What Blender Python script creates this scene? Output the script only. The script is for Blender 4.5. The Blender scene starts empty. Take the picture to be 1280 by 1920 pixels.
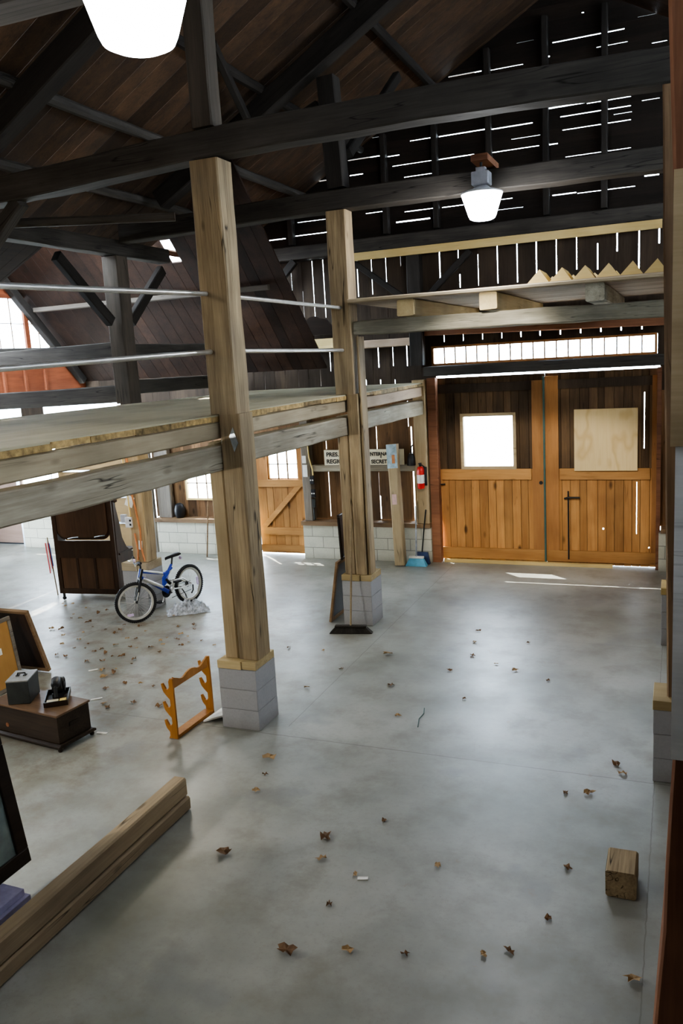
import bpy, bmesh, math, random
from mathutils import Vector, Matrix, noise
random.seed(7)
R_ = random.Random(11)
C = bpy.context.scene.collection
PI = math.pi

# ------------------------------------------------------------------ camera
F, YAW, PITCH, ROLL, H = 1545.28, .3939, -.1799, -.0585, 3.4015
cy, sy, cp, sp = math.cos(YAW), math.sin(YAW), math.cos(PITCH), math.sin(PITCH)
FW = Vector((-sy*cp, cy*cp, sp)); RT = Vector((cy, sy, 0)); UP = RT.cross(FW)
c_, s_ = math.cos(ROLL), math.sin(ROLL)
CR = RT*c_ + UP*s_; CU = -RT*s_ + UP*c_
EYE = Vector((0, 0, H))
cam_d = bpy.data.cameras.new('camera'); cam = bpy.data.objects.new('camera', cam_d); C.objects.link(cam)
cam.matrix_world = Matrix(((CR.x, CU.x, -FW.x, 0), (CR.y, CU.y, -FW.y, 0), (CR.z, CU.z, -FW.z, H), (0, 0, 0, 1)))
cam_d.sensor_fit = 'VERTICAL'; cam_d.sensor_height = 36; cam_d.lens = F/1920*36
cam_d.clip_start = .05; cam_d.clip_end = 200
bpy.context.scene.camera = cam

def at(px, py, **k):
    """world point on an axis plane seen at a pixel of the 1280x1920 frame"""
    d = FW + CR*((px-640)/F) - CU*((py-960)/F)
    (a, v), = k.items(); i = 'xyz'.index(a)
    return EYE + d*((v-EYE[i])/d[i])

# ------------------------------------------------------------------ materials
MATS = {}
class NT:
    def __init__(s, name):
        s.m = bpy.data.materials.new(name); s.m.use_nodes = True
        s.t = s.m.node_tree; s.t.nodes.clear()
        s.out = s.t.nodes.new('ShaderNodeOutputMaterial')
    def n(s, typ, **kw):
        nd = s.t.nodes.new(typ)
        for k, v in kw.items():
            if k.startswith('i_'):
                key = k[2:]; key = int(key) if key.isdigit() else key.replace('_', ' ')
                if isinstance(v, bpy.types.NodeSocket): s.t.links.new(v, nd.inputs[key])
                else: nd.inputs[key].default_value = v
            else: setattr(nd, k, v)
        return nd
    def link(s, a, b): s.t.links.new(a, b)
    def math(s, op, a, b=0.0, c=None):
        nd = s.t.nodes.new('ShaderNodeMath'); nd.operation = op
        for i, v in enumerate((a, b) if c is None else (a, b, c)):
            if isinstance(v, bpy.types.NodeSocket): s.t.links.new(v, nd.inputs[i])
            else: nd.inputs[i].default_value = v
        return nd.outputs[0]
    def mix(s, fac, a, b, mode='MIX'):
        nd = s.t.nodes.new('ShaderNodeMix'); nd.data_type = 'RGBA'; nd.blend_type = mode
        for i, v in ((0, fac), (6, a), (7, b)):
            if isinstance(v, bpy.types.NodeSocket): s.t.links.new(v, nd.inputs[i])
            else: nd.inputs[i].default_value = (*v, 1) if isinstance(v, tuple) and len(v) == 3 else v
        return nd.outputs[2]
    def ramp(s, fac, lo, hi):
        nd = s.n('ShaderNodeMapRange', i_0=fac, i_1=lo, i_2=hi); nd.clamp = True
        return nd.outputs[0]
    def noise(s, vec, scale, detail=4, rough=.6):
        return s.n('ShaderNodeTexNoise', i_Vector=vec, i_Scale=scale, i_Detail=detail, i_Roughness=rough).outputs[0]
    def coords(s, scale=(1, 1, 1), rnd=True):
        tc = s.n('ShaderNodeTexCoord').outputs['Object']
        if rnd:
            oi = s.n('ShaderNodeObjectInfo').outputs['Random']
            off = s.n('ShaderNodeCombineXYZ', i_0=s.math('MULTIPLY', oi, 37.), i_1=s.math('MULTIPLY', oi, 17.), i_2=s.math('MULTIPLY', oi, 53.)).outputs[0]
            tc = s.n('ShaderNodeVectorMath', operation='ADD', i_0=tc, i_1=off).outputs[0]
        return s.n('ShaderNodeMapping', i_Vector=tc, i_Scale=scale).outputs[0]
    def done(s, col, rough=.7, bump=None, bstr=.3, metal=0., spec=.4, dist=.01):
        p = s.n('ShaderNodeBsdfPrincipled')
        for k, v in (('Base Color', col), ('Roughness', rough), ('Metallic', metal), ('Specular IOR Level', spec)):
            if isinstance(v, bpy.types.NodeSocket): s.link(v, p.inputs[k])
            else: p.inputs[k].default_value = (*v, 1) if isinstance(v, tuple) else v
        if bump is not None:
            b = s.n('ShaderNodeBump', i_Strength=bstr, i_Distance=dist, i_Height=bump)
            s.link(b.outputs[0], p.inputs['Normal'])
        s.link(p.outputs[0], s.out.inputs[0])
        return s.m

def wood(name, light, dark, axis='x', rough=.75, kd=.13, knots=.5, cracks=.5, var=.25, dirt=None, rnd=True, grain=1.0, holes=0.):
    s = NT(name)
    a = 'xyz'.index(axis)
    def sc(l, t):
        v = [t*grain]*3; v[a] = l*grain; return tuple(v)
    g1 = s.noise(s.coords(sc(.7, 7), rnd), 1, 5, .6)
    g2 = s.noise(s.coords(sc(2.5, 55), rnd), 1, 3, .6)
    g3 = s.noise(s.coords(sc(1.2, 1.6), rnd), 1, 3, .5)
    m = s.math('ADD', s.math('MULTIPLY', g1, .65), s.math('MULTIPLY', g2, .35))
    col = s.mix(s.ramp(m, .34, .66), dark, light)
    col = s.mix(s.math('MULTIPLY', s.ramp(g3, .45, .75), .55), col, dirt or tuple(x*.45 for x in dark))
    if cracks:
        ck = s.noise(s.coords(sc(.55, 11), rnd), 1, 2, .4)
        lines = s.ramp(s.math('ABSOLUTE', s.math('SUBTRACT', ck, .5)), .0, .012)
        mask = s.ramp(s.noise(s.coords(sc(1.1, 2.2), rnd), 1, 1), .5, .56)
        f = s.math('MULTIPLY', s.math('MULTIPLY', s.math('SUBTRACT', 1., lines), mask), cracks)
        col = s.mix(f, col, tuple(x*.12 for x in dark))
    if knots:
        v = s.n('ShaderNodeTexVoronoi', i_Vector=s.coords(sc(1.7, 4.2), rnd), i_Scale=1., i_Randomness=1.)
        k = s.ramp(v.outputs['Distance'], kd, kd*.45)
        col = s.mix(s.math('MULTIPLY', k, knots), col, tuple(x*.25 for x in dark))
    t = s.n('ShaderNodeAttribute', attribute_name='tint').outputs['Fac']
    oi = s.n('ShaderNodeObjectInfo').outputs['Random']
    t = s.math('MULTIPLY', t, s.math('ADD', 1-var/2, s.math('MULTIPLY', oi, var)))
    col = s.mix(1., col, s.n('ShaderNodeCombineColor', i_0=t, i_1=t, i_2=t).outputs[0], 'MULTIPLY')
    MATS[name] = s.done(col, rough, m, .35, spec=.25)
    return MATS[name]

def plain(name, col, rough=.6, metal=0., nz=.15, scale=12, bump=0., spec=.4):
    s = NT(name)
    n = s.noise(s.coords(), scale, 4)
    c = s.mix(s.ramp(n, .3, .7), tuple(x*(1-nz) for x in col), tuple(min(1, x*(1+nz)) for x in col))
    t = s.n('ShaderNodeAttribute', attribute_name='tint').outputs['Fac']
    c = s.mix(1., c, s.n('ShaderNodeCombineColor', i_0=t, i_1=t, i_2=t).outputs[0], 'MULTIPLY')
    MATS[name] = s.done(c, rough, n if bump else None, bump, metal, spec)
    return MATS[name]

def emit(name, col, strength):
    s = NT(name)
    e = s.n('ShaderNodeEmission', i_Color=(*col, 1), i_Strength=strength)
    s.link(e.outputs[0], s.out.inputs[0]); MATS[name] = s.m; return s.m

def glass(name):
    s = NT(name)
    tr = s.n('ShaderNodeBsdfTransparent', i_Color=(.97, .985, 1, 1)); gl = s.n('ShaderNodeBsdfGlossy', i_Roughness=.02)
    fr = s.n('ShaderNodeLayerWeight', i_Blend=.5)
    fac = s.math('ADD', .04, s.math('MULTIPLY', s.math('POWER', fr.outputs['Facing'], 5.), .9))
    mx = s.n('ShaderNodeMixShader', i_0=fac, i_1=tr.outputs[0], i_2=gl.outputs[0])
    s.link(mx.outputs[0], s.out.inputs[0]); MATS[name] = s.m; return s.m

def concrete_floor():
    s = NT('concrete_floor')
    P = s.n('ShaderNodeTexCoord').outputs['Object']
    big = s.noise(P, .55, 6, .6); med = s.noise(P, 2.3, 6, .65); fine = s.noise(P, 26, 5, .7)
    spk = s.noise(P, 90, 2, .5)
    col = s.mix(s.ramp(big, .32, .68), (.165, .17, .145), (.40, .403, .365))
    col = s.mix(s.math('MULTIPLY', s.ramp(med, .48, .70), .6), col, (.18, .165, .125))
    col = s.mix(s.math('MULTIPLY', s.ramp(fine, .52, .75), .35), col, (.20, .19, .16))
    blot = s.noise(s.n('ShaderNodeMapping', i_Vector=P, i_Location=(3.3, 1.7, 0)).outputs[0], 1.1, 3, .55)
    col = s.mix(s.math('MULTIPLY', s.ramp(blot, .60, .66), .45), col, (.19, .195, .195))
    col = s.mix(s.math('MULTIPLY', s.ramp(spk, .70, .76), .55), col, (.10, .085, .06))
    rust = s.noise(s.n('ShaderNodeMapping', i_Vector=P, i_Location=(9.3, 4.7, 0)).outputs[0], 5., 4, .6)
    col = s.mix(s.math('MULTIPLY', s.ramp(rust, .67, .74), .35), col, (.26, .17, .08))
    sx = s.n('ShaderNodeSeparateXYZ', i_0=P)
    x, y = sx.outputs[0], sx.outputs[1]
    # left aisle is dirtier
    dm = s.math('MULTIPLY', s.ramp(x, -3.8, -5.2), s.ramp(s.noise(P, 3.5, 5, .7), .47, .66))
    dm = s.math('MULTIPLY', dm, s.ramp(y, 11.5, 9.5))
    col = s.mix(s.math('MULTIPLY', dm, .85), col, (.17, .135, .09))
    # dark, slightly wobbly joint lines across the slab
    wob = s.math('MULTIPLY', s.math('SUBTRACT', s.noise(P, 7, 3), .5), .02)
    cr = None
    for axis, v, w in ((y, 6.41, .006), (x, -3.42, .005), (x, -.14, .004), (x, -7.3, .005), (y, 9.55, .003)):
        d = s.math('ABSOLUTE', s.math('ADD', s.math('SUBTRACT', axis, v), wob))
        l = s.math('MULTIPLY', s.math('LESS_THAN', d, w), .55)
        if v == -3.42: l = s.math('MULTIPLY', l, s.math('GREATER_THAN', y, 6.6))
        cr = l if cr is None else s.math('MAXIMUM', cr, l)
    col = s.mix(cr, col, (.12, .11, .09))
    rough = s.math('ADD', .26, s.math('MULTIPLY', med, .26))
    MATS['concrete_floor'] = s.done(col, rough, s.math('ADD', fine, s.math('MULTIPLY', cr, -3.)), .12, spec=.75, dist=.004)

def blocks(name, c1, c2, mortar, run='x', bw=.4, msize=.006):
    s = NT(name)
    P = s.n('ShaderNodeTexCoord').outputs['Object']
    sx = s.n('ShaderNodeSeparateXYZ', i_0=P)
    u = s.math('ADD', sx.outputs[0], sx.outputs[1])
    v = s.n('ShaderNodeCombineXYZ', i_0=u, i_1=sx.outputs[2], i_2=0.).outputs[0]
    b = s.n('ShaderNodeTexBrick', i_Vector=v, i_Scale=1., i_Mortar_Size=msize, i_Mortar_Smooth=.3, i_Bias=0., i_Brick_Width=bw, i_Row_Height=.2)
    b.inputs['Color1'].default_value = (*c1, 1); b.inputs['Color2'].default_value = (*c2, 1); b.inputs['Mortar'].default_value = (*mortar, 1)
    n = s.noise(P, 45, 4, .7); n2 = s.noise(P, 3, 4, .6)
    col = s.mix(s.math('MULTIPLY', s.ramp(n, .45, .7), .25), b.outputs[0], tuple(x*.6 for x in c1))
    col = s.mix(s.math('MULTIPLY', s.ramp(n2, .5, .75), .35), col, tuple(x*.62 for x in c2))
    col = s.mix(s.math('MULTIPLY', s.ramp(sx.outputs[2], .12, .0), .4), col, (.2, .18, .14))
    h = s.math('ADD', s.math('MULTIPLY', b.outputs['Fac'], -1.2), s.math('MULTIPLY', n, .35))
    MATS[name] = s.done(col, .9, h, .5, spec=.2, dist=.006)

concrete_floor()
blocks('cream_block', (.62, .60, .50), (.55, .54, .44), (.26, .25, .21))
blocks('grey_block', (.43, .43, .44), (.40, .40, .41), (.33, .33, .33), bw=20., msize=.004)
wood('dark_beam', (.085, .076, .066), (.036, .032, .028), knots=.3, cracks=.8)
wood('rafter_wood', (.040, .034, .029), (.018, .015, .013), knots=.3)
wood('grey_beam', (.48, .43, .335), (.23, .195, .14), knots=.35, cracks=.9, dirt=(.15, .13, .10))
wood('post_glare', (.85, .86, .85), (.68, .69, .68), knots=.2, cracks=.3)  # pale tone standing in for glare on the right hand post
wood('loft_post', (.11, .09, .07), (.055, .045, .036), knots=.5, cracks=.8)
wood('post_wood', (.55, .42, .25), (.20, .145, .085), knots=.8, cracks=1., dirt=(.12, .10, .08))
wood('post_grey', (.27, .235, .19), (.13, .11, .09), knots=.6, cracks=1., dirt=(.09, .08, .075))
wood('fresh_wood', (.60, .48, .27), (.45, .34, .17), knots=.4, cracks=.3)
wood('yellow_lumber', (.72, .56, .27), (.60, .43, .17), knots=.5, cracks=.15)
wood('pink_lumber', (.52, .40, .29), (.38, .28, .20), knots=.4, cracks=.15)
wood('loft_lumber', (.50, .42, .29), (.36, .29, .19), knots=.5, cracks=.4)
wood('red_post', (.30, .14, .075), (.16, .07, .04), knots=.5, cracks=.7)
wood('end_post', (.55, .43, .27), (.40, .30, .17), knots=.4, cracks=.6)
wood('hay_beam', (.40, .37, .29), (.20, .185, .14), knots=.4, cracks=.6, grain=1.6)
wood('sill_wood', (.32, .21, .12), (.19, .12, .07), knots=.3)
wood('floor_beam', (.40, .30, .185), (.25, .185, .115), knots=.6, cracks=.9, dirt=(.10, .075, .05))
wood('oak_rack', (.52, .24, .065), (.38, .155, .035), axis='z', knots=.1, cracks=0, rough=.45)
wood('walnut', (.058, .031, .018), (.026, .014, .009), axis='z', knots=0, cracks=.2, rough=.4, dirt=(.03, .018, .01))
wood('walnut_panel', (.11, .058, .031), (.06, .032, .017), axis='z', knots=0, cracks=.2, rough=.42)
wood('chest_wood', (.055, .038, .026), (.022, .015, .011), knots=.1, cracks=.2, rough=.42)
wood('chest_top', (.24, .15, .09), (.13, .08, .05), knots=.1, cracks=.2, rough=.4)
wood('black_frame', (.03, .02, .014), (.012, .008, .006), knots=0, cracks=.0, rough=.35)
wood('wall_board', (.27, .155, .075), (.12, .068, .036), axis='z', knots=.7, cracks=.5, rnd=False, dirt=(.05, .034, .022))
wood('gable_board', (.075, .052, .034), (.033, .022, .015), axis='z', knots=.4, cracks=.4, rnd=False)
wood('gable_siding', (.030, .021, .015), (.014, .010, .008), axis='x', knots=.2, cracks=.3, rnd=False)
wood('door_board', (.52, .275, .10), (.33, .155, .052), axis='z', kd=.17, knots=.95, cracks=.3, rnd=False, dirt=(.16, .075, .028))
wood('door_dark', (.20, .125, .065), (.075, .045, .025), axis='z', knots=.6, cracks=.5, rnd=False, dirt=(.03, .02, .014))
wood('door_rail', (.50, .27, .10), (.36, .175, .06), axis='x', knots=.5, cracks=.3, rnd=False)
wood('door_stile', (.44, .215, .08), (.30, .14, .05), axis='z', knots=.7, cracks=.3, rnd=False)
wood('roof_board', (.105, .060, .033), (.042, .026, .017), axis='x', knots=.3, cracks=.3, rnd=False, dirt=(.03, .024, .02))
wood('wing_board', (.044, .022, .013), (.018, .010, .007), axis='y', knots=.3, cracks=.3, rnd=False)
wood('end_board', (.26, .08, .035), (.16, .045, .02), axis='y', knots=.2, cracks=.2, rnd=False)  # warm light on the wing end wall mixed into this orange tint
wood('brown_door', (.235, .155, .07), (.19, .12, .053), axis='x', knots=0, cracks=0, rnd=False)
wood('pink_door', (.36, .25, .20), (.27, .18, .14), axis='x', knots=0, cracks=0, rnd=False)
wood('deck_wood', (.62, .57, .40), (.50, .46, .31), axis='y', knots=.1, cracks=.1, rnd=False, dirt=(.27, .26, .20))
wood('hay_deck', (.40, .32, .24), (.28, .21, .15), axis='x', knots=.2, cracks=.2)
wood('broom_stick', (.36, .28, .17), (.24, .18, .11), knots=0, cracks=0)
wood('tan_backing', (.52, .29, .10), (.46, .245, .08), axis='z', knots=0, cracks=0)
plain('deck_edge', (.45, .31, .13), .8, nz=.5, scale=18)
plain('steel_pipe', (.62, .62, .60), .35, .7, .1)
plain('galvanised', (.45, .50, .55), .35, .8, .25)
plain('black_iron', (.02, .02, .02), .5, .3)
plain('black_plastic', (.014, .014, .016), .4)
plain('grey_metal_box', (.03, .033, .032), .45, .2, .2)
plain('grey_metal_top', (.25, .25, .24), .42, .2, .25)
plain('white_enamel', (.78, .80, .84), .35)
plain('ballast_grey', (.52, .54, .60), .45, .2)
plain('paper', (.85, .84, .80), .8)
plain('pink_paper', (.80, .55, .52), .8)
plain('blue_paper', (.42, .55, .62), .7, nz=.3)
plain('orange_paint', (.58, .24, .10), .6)
plain('yellow_cable', (.75, .58, .22), .5)
plain('rubber', (.018, .018, .02), .75)
plain('chrome', (.75, .75, .74), .2, 1.)
plain('bike_blue', (.03, .06, .42), .3)
plain('bike_silver', (.62, .62, .58), .3, .5)
plain('reflector', (.75, .62, .95), .3)
plain('fire_red', (.62, .025, .02), .3)
plain('broom_blue', (.13, .42, .60), .6)
plain('dustpan_blue', (.03, .06, .16), .5)
plain('bristle', (.035, .03, .024), .9, bump=.6, scale=60)
plain('broom_green', (.045, .10, .085), .55)
plain('lavender', (.30, .28, .42), .7)
plain('mirror_glass', (.20, .25, .24), .12, .3)
plain('dark_canvas', (.03, .026, .024), .35)
plain('sign_cream', (.80, .74, .55), .6, nz=.06)
plain('sign_ink', (.03, .026, .025), .6)
plain('rag', (.45, .49, .56), .9, nz=.6, scale=20)
plain('leaf', (.17, .095, .045), .8, nz=.4, scale=30)
plain('leaf_tan', (.36, .24, .12), .8, nz=.3, scale=30)
plain('flag_red', (.55, .05, .05), .8); plain('flag_white', (.8, .78, .74), .8); plain('flag_blue', (.05, .07, .25), .8)
plain('foam_green', (.30, .35, .30), .6)
plain('bright_ground', (.62, .62, .58), .9)  # pale concrete outdoors, kept bright so low window views stay white
glass('window_glass')
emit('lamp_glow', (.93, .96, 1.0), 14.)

def plywood():
    s = NT('plywood')
    n = s.noise(s.coords((1.5, 1, .75)), 1.7, 2, .45)
    f = s.math('PINGPONG', s.math('MULTIPLY', n, 11.), 1.)
    g = s.noise(s.coords((40, 1, 2.)), 1, 3, .6)
    col = s.mix(s.math('MULTIPLY', s.ramp(f, .45, .95), .65), (.66, .50, .26), (.50, .33, .14))
    col = s.mix(s.math('MULTIPLY', s.ramp(g, .45, .7), .35), col, (.56, .40, .18))
    MATS['plywood'] = s.done(col, .6)
plywood()

# ------------------------------------------------------------------ mesh helpers
class MB:
    def __init__(s): s.v, s.f, s.t, s.tint = [], [], [], 1.
    def face(s, idx): s.f.append(tuple(idx)); s.t.append(s.tint)
    def add(s, vs, fs):
        o = len(s.v); s.v += [Vector(v) for v in vs]
        for f in fs: s.face([i+o for i in f])
    def box(s, lo, hi):
        x0, y0, z0 = lo; x1, y1, z1 = hi
        s.add([(x0,y0,z0),(x1,y0,z0),(x1,y1,z0),(x0,y1,z0),(x0,y0,z1),(x1,y0,z1),(x1,y1,z1),(x0,y1,z1)],
              [(0,3,2,1),(4,5,6,7),(0,1,5,4),(1,2,6,5),(2,3,7,6),(3,0,4,7)])
        return s
    def hexa(s, b, t):   # 4 bottom + 4 top points
        s.add(list(b)+list(t), [(0,3,2,1),(4,5,6,7),(0,1,5,4),(1,2,6,5),(2,3,7,6),(3,0,4,7)]); return s
    def prism(s, poly, axis, a, b):
        n = len(poly)
        def P(p, h):
            q = list(p); q.insert('xyz'.index(axis), h); return q
        s.add([P(p, a) for p in poly]+[P(p, b) for p in poly],
              [tuple(range(n))[::-1], tuple(range(n, 2*n))]+[(i, (i+1) % n, n+(i+1) % n, n+i) for i in range(n)]); return s
    def rings(s, rings, close=False, caps=True):
        k = len(rings[0]); o = len(s.v)
        for r in rings: s.v += [Vector(p) for p in r]
        m = len(rings)
        for i in range(m if close else m-1):
            for j in range(k):
                a, b = o+i*k, o+((i+1) % m)*k
                s.face((a+j, a+(j+1) % k, b+(j+1) % k, b+j))
        if caps and not close:
            s.face([o+j for j in range(k)][::-1]); s.face([o+(m-1)*k+j for j in range(k)])
        return s
    def tube(s, pts, r, k=8, close=False, caps=True):
        pts = [Vector(p) for p in pts]; n = len(pts); rs = r if isinstance(r, (list, tuple)) else [r]*n
        out = []; ref = None
        for i, p in enumerate(pts):
            if close: d = pts[(i+1) % n]-pts[i-1]
            else: d = pts[min(i+1, n-1)]-pts[max(i-1, 0)]
            d.normalize()
            if ref is None: ref = Vector((0, 0, 1)) if abs(d.z) < .9 else Vector((1, 0, 0))
            a = d.cross(ref).normalized(); b = a.cross(d).normalized(); ref = b
            out.append([p+(a*math.cos(2*PI*j/k)+b*math.sin(2*PI*j/k))*rs[i] for j in range(k)])
        return s.rings(out, close, caps)
    def lathe(s, prof, centre=(0, 0, 0), k=20, axis='z', caps=True):
        c = Vector(centre); out = []
        for r, h in prof:
            ring = []
            for j in range(k):
                a = 2*PI*j/k; u, v = r*math.cos(a), r*math.sin(a)
                ring.append(c+Vector({'z': (u, v, h), 'x': (h, u, v), 'y': (v, h, u)}[axis]))
            out.append(ring)
        return s.rings(out, caps=caps)
    def torus(s, c, R, r, axis='y', k=36, m=10):
        pts = []
        for i in range(k):
            a = 2*PI*i/k; u, v = R*math.cos(a), R*math.sin(a)
            pts.append(Vector(c)+Vector({'z': (u, v, 0), 'x': (0, u, v), 'y': (u, 0, v)}[axis]))
        return s.tube(pts, r, m, close=True)
    def build(s, name, mat, parent=None, loc=None, smooth=False, kind=None, bevel=0.):
        me = bpy.data.meshes.new(name); me.from_pydata([tuple(v) for v in s.v], [], s.f)
        a = me.attributes.new('tint', 'FLOAT', 'FACE'); a.data.foreach_set('value', s.t)
        me.materials.append(MATS[mat])
        bm = bmesh.new(); bm.from_mesh(me); bmesh.ops.recalc_face_normals(bm, faces=bm.faces); bm.to_mesh(me); bm.free()
        if smooth:
            me.polygons.foreach_set('use_smooth', [True]*len(me.polygons))
            try: me.set_sharp_from_angle(angle=math.radians(40))
            except Exception: pass
        o = bpy.data.objects.new(name, me); C.objects.link(o)
        if loc is not None:
            L = Vector(loc)
            for v in me.vertices: v.co -= L
            o.location = L
        if parent is not None:
            o.parent = parent
        if kind: o['kind'] = kind
        if bevel:
            b = o.modifiers.new('bevel', 'BEVEL'); b.width = bevel; b.segments = 2; b.limit_method = 'ANGLE'
        return o

def tag(o, label, cat, group=None):
    o['label'] = label; o['category'] = cat
    if group: o['group'] = group
    return o
def thing(name, label, cat, loc=(0, 0, 0), rz=0., group=None):
    o = bpy.data.objects.new(name, None); C.objects.link(o); o.empty_display_size = .1
    o.location = loc; o.rotation_euler = (0, 0, rz)
    return tag(o, label, cat, group)
def struct(o):
    o['kind'] = 'structure'; return o

def timber_mb(L, w, h, jit=.006, bow=None, cham=.012, seed=0, taper=1., step=.3):
    """hewn timber along local +X, w across local Y, h along local Z, centred"""
    n = max(3, int(L/step)); rings = []
    for i in range(n+1):
        t = i/n; k = 1+(taper-1)*t
        oy = oz = 0.
        if bow:
            for j in range(len(bow)-1):
                if bow[j][0] <= t <= bow[j+1][0]:
                    u = (t-bow[j][0])/(bow[j+1][0]-bow[j][0]); u = u*u*(3-2*u)*.5+u*.5
                    oy = bow[j][1]+(bow[j+1][1]-bow[j][1])*u; oz = bow[j][2]+(bow[j+1][2]-bow[j][2])*u
        a, b, c = w/2*k, h/2*k, cham
        pr = [(-a+c, -b), (a-c, -b), (a, -b+c), (a, b-c), (a-c, b), (-a+c, b), (-a, b-c), (-a, -b+c)]
        ring = []
        for q, (y, z) in enumerate(pr):
            nv = noise.noise_vector(Vector((t*L*1.7+seed*9.1, y*6+seed, z*6-seed)))
            ring.append((t*L, y+oy+nv.y*jit, z+oz+nv.z*jit))
        rings.append(ring)
    return MB().rings(rings)

SEED = [0]
def timber(name, p0, p1, w, h, mat, label=None, cat=None, group=None, up=(0, 0, 1), jit=.006, bow=None, parent=None, cham=.012, taper=1.):
    p0, p1 = Vector(p0), Vector(p1); d = p1-p0; L = d.length; X = d.normalized()
    U = Vector(up); Y = U.cross(X)
    if Y.length < 1e-4: Y = Vector((0, 1, 0)).cross(X)
    Y.normalize(); Z = X.cross(Y)
    SEED[0] += 1
    o = timber_mb(L, w, h, jit, bow, cham, SEED[0], taper).build(name, mat)
    M = Matrix(((X.x, Y.x, Z.x, p0.x), (X.y, Y.y, Z.y, p0.y), (X.z, Y.z, Z.z, p0.z), (0, 0, 0, 1)))
    o.matrix_world = M
    if parent is not None:
        o.parent = parent; o.matrix_parent_inverse = parent.matrix_world.inverted() if False else Matrix.Translation(-parent.location)
    if label: tag(o, label, cat or 'beam', group)
    return o

def sheet(xr, zr, holes, xb=(), zb=(), thick=.025, y=13.2, dy=.006, tint=(.75, 1.2), by='x', axis='y'):
    """boarding in the XZ plane (or YZ if axis='x'): rectangles minus holes, boards cut at xb / zb lines, each with its own tone"""
    mb = MB()
    xs = sorted({xr[0], xr[1], *[v for v in xb if xr[0] < v < xr[1]], *[min(max(v, xr[0]), xr[1]) for h in holes for v in h[:2]]})
    tones = {}
    for a, b in zip(xs, xs[1:]):
        if b-a < 1e-5: continue
        m = (a+b)/2
        iv = sorted((h[2], h[3]) for h in holes if h[0] <= m <= h[1])
        z = zr[0]; spans = []
        for q0, q1 in iv:
            if q0 > z and z < zr[1]: spans.append((z, min(q0, zr[1])))
            z = max(z, q1)
        if z < zr[1]: spans.append((z, zr[1]))
        for s0, s1 in spans:
            cuts = [s0]+[v for v in sorted(zb) if s0 < v < s1]+[s1]
            for c0, c1 in zip(cuts, cuts[1:]):
                key = sum(1 for v in xb if v <= m) if by == 'x' else sum(1 for v in zb if v <= (c0+c1)/2)+(100*sum(1 for v in xb if v <= m))
                if key not in tones: tones[key] = (R_.uniform(*tint), R_.uniform(-dy, dy))
                mb.tint, d = tones[key]
                if axis == 'y': mb.box((a, y+d, c0), (b, y+d+thick, c1))
                else: mb.box((y+d, a, c0), (y+d+thick, b, c1))
    return mb

D = 13.2
# ------------------------------------------------------------------ setting: floor and ground
struct(MB().box((-14.2, -3.2, -.12), (3.8, 13.45, 0)).build('floor', 'concrete_floor'))
struct(MB().box((-60, 13.46, -.3), (40, 80, -.06)).build('ground', 'bright_ground'))

# ------------------------------------------------------------------ gable siding (horizontal boards with gaps)
SL = [((1035,78),(1170,55),.03),((1118,88),(1176,78),.018),((1222,80),(1250,76),.02),((1026,106),(1030,105),.04),((840,145),(902,132),.03),((910,133),(980,120),.02),
 ((1024,185),(1075,177),.03),((1023,203),(1100,192),.04),((1100,193),(1182,181),.022),((1050,217),(1182,200),.025),((1203,188),(1236,184),.016),((1150,214),(1184,210),.014),((1054,242),(1182,226),.022),
 ((768,264),(808,258),.022),((822,257),(910,241),.03),((918,243),(998,230),.03),((958,260),(1012,254),.014),((672,262),(716,256),.012),((652,301),(718,291),.028),((726,294),(748,290),.026),
 ((735,312),(810,300),.018),((822,299),(888,289),.026),((920,286),(1010,273),.022),((1028,272),(1045,268),.03),((1060,292),(1182,279),.016),
 ((655,330),(680,325),.03),((757,332),(810,325),.018),((1035,366),(1080,361),.03),((1082,361),(1190,350),.018),((685,400),(722,396),.018),((758,398),(815,389),.022),((828,389),(868,384),.022),
 ((925,376),(960,371),.018),((930,394),(980,388),.01),((742,416),(806,410),.04),((565,346),(622,335),.03),((455,458),(535,446),.028),((553,443),(612,435),.022),((557,418),(610,410),.014),
 ((478,433),(490,430),.035),((1208,332),(1235,322),.07),((908,48),(940,43),.012),((1195,32),(1230,26),.012),((1090,24),(1094,22),.03),((905,64),(912,62),.02),((968,80),(1000,76),.012)]
holes = []
for a, b, g in SL:
    p, q = at(*a, y=D), at(*b, y=D); z = (p.z+q.z)/2
    g *= .5; holes.append((p.x, q.x, z-g/2, z+g/2))
zb = [5.1+.21*i for i in range(20)]
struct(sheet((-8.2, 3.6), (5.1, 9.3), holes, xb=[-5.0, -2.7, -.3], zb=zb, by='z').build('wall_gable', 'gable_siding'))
tag_stud = 'gable studs behind the light slits'
for i, x in enumerate((-6.06, -4.38, -3.55, -2.71, -1.87, -1.05)):
    zt = min(8.2, 5.5+.56*(x+7.04))-.12
    lab = ['first', 'second', 'third', 'fourth', 'fifth', 'sixth'][i]
    timber('gable_stud', (x, 13.115, 5.37), (x, 13.115, zt), .09, .13, 'rafter_wood',
           f'dark upright stud nailed inside the slatted gable, {lab} from the left', 'stud', tag_stud, up=(0, 1, 0))

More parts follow.
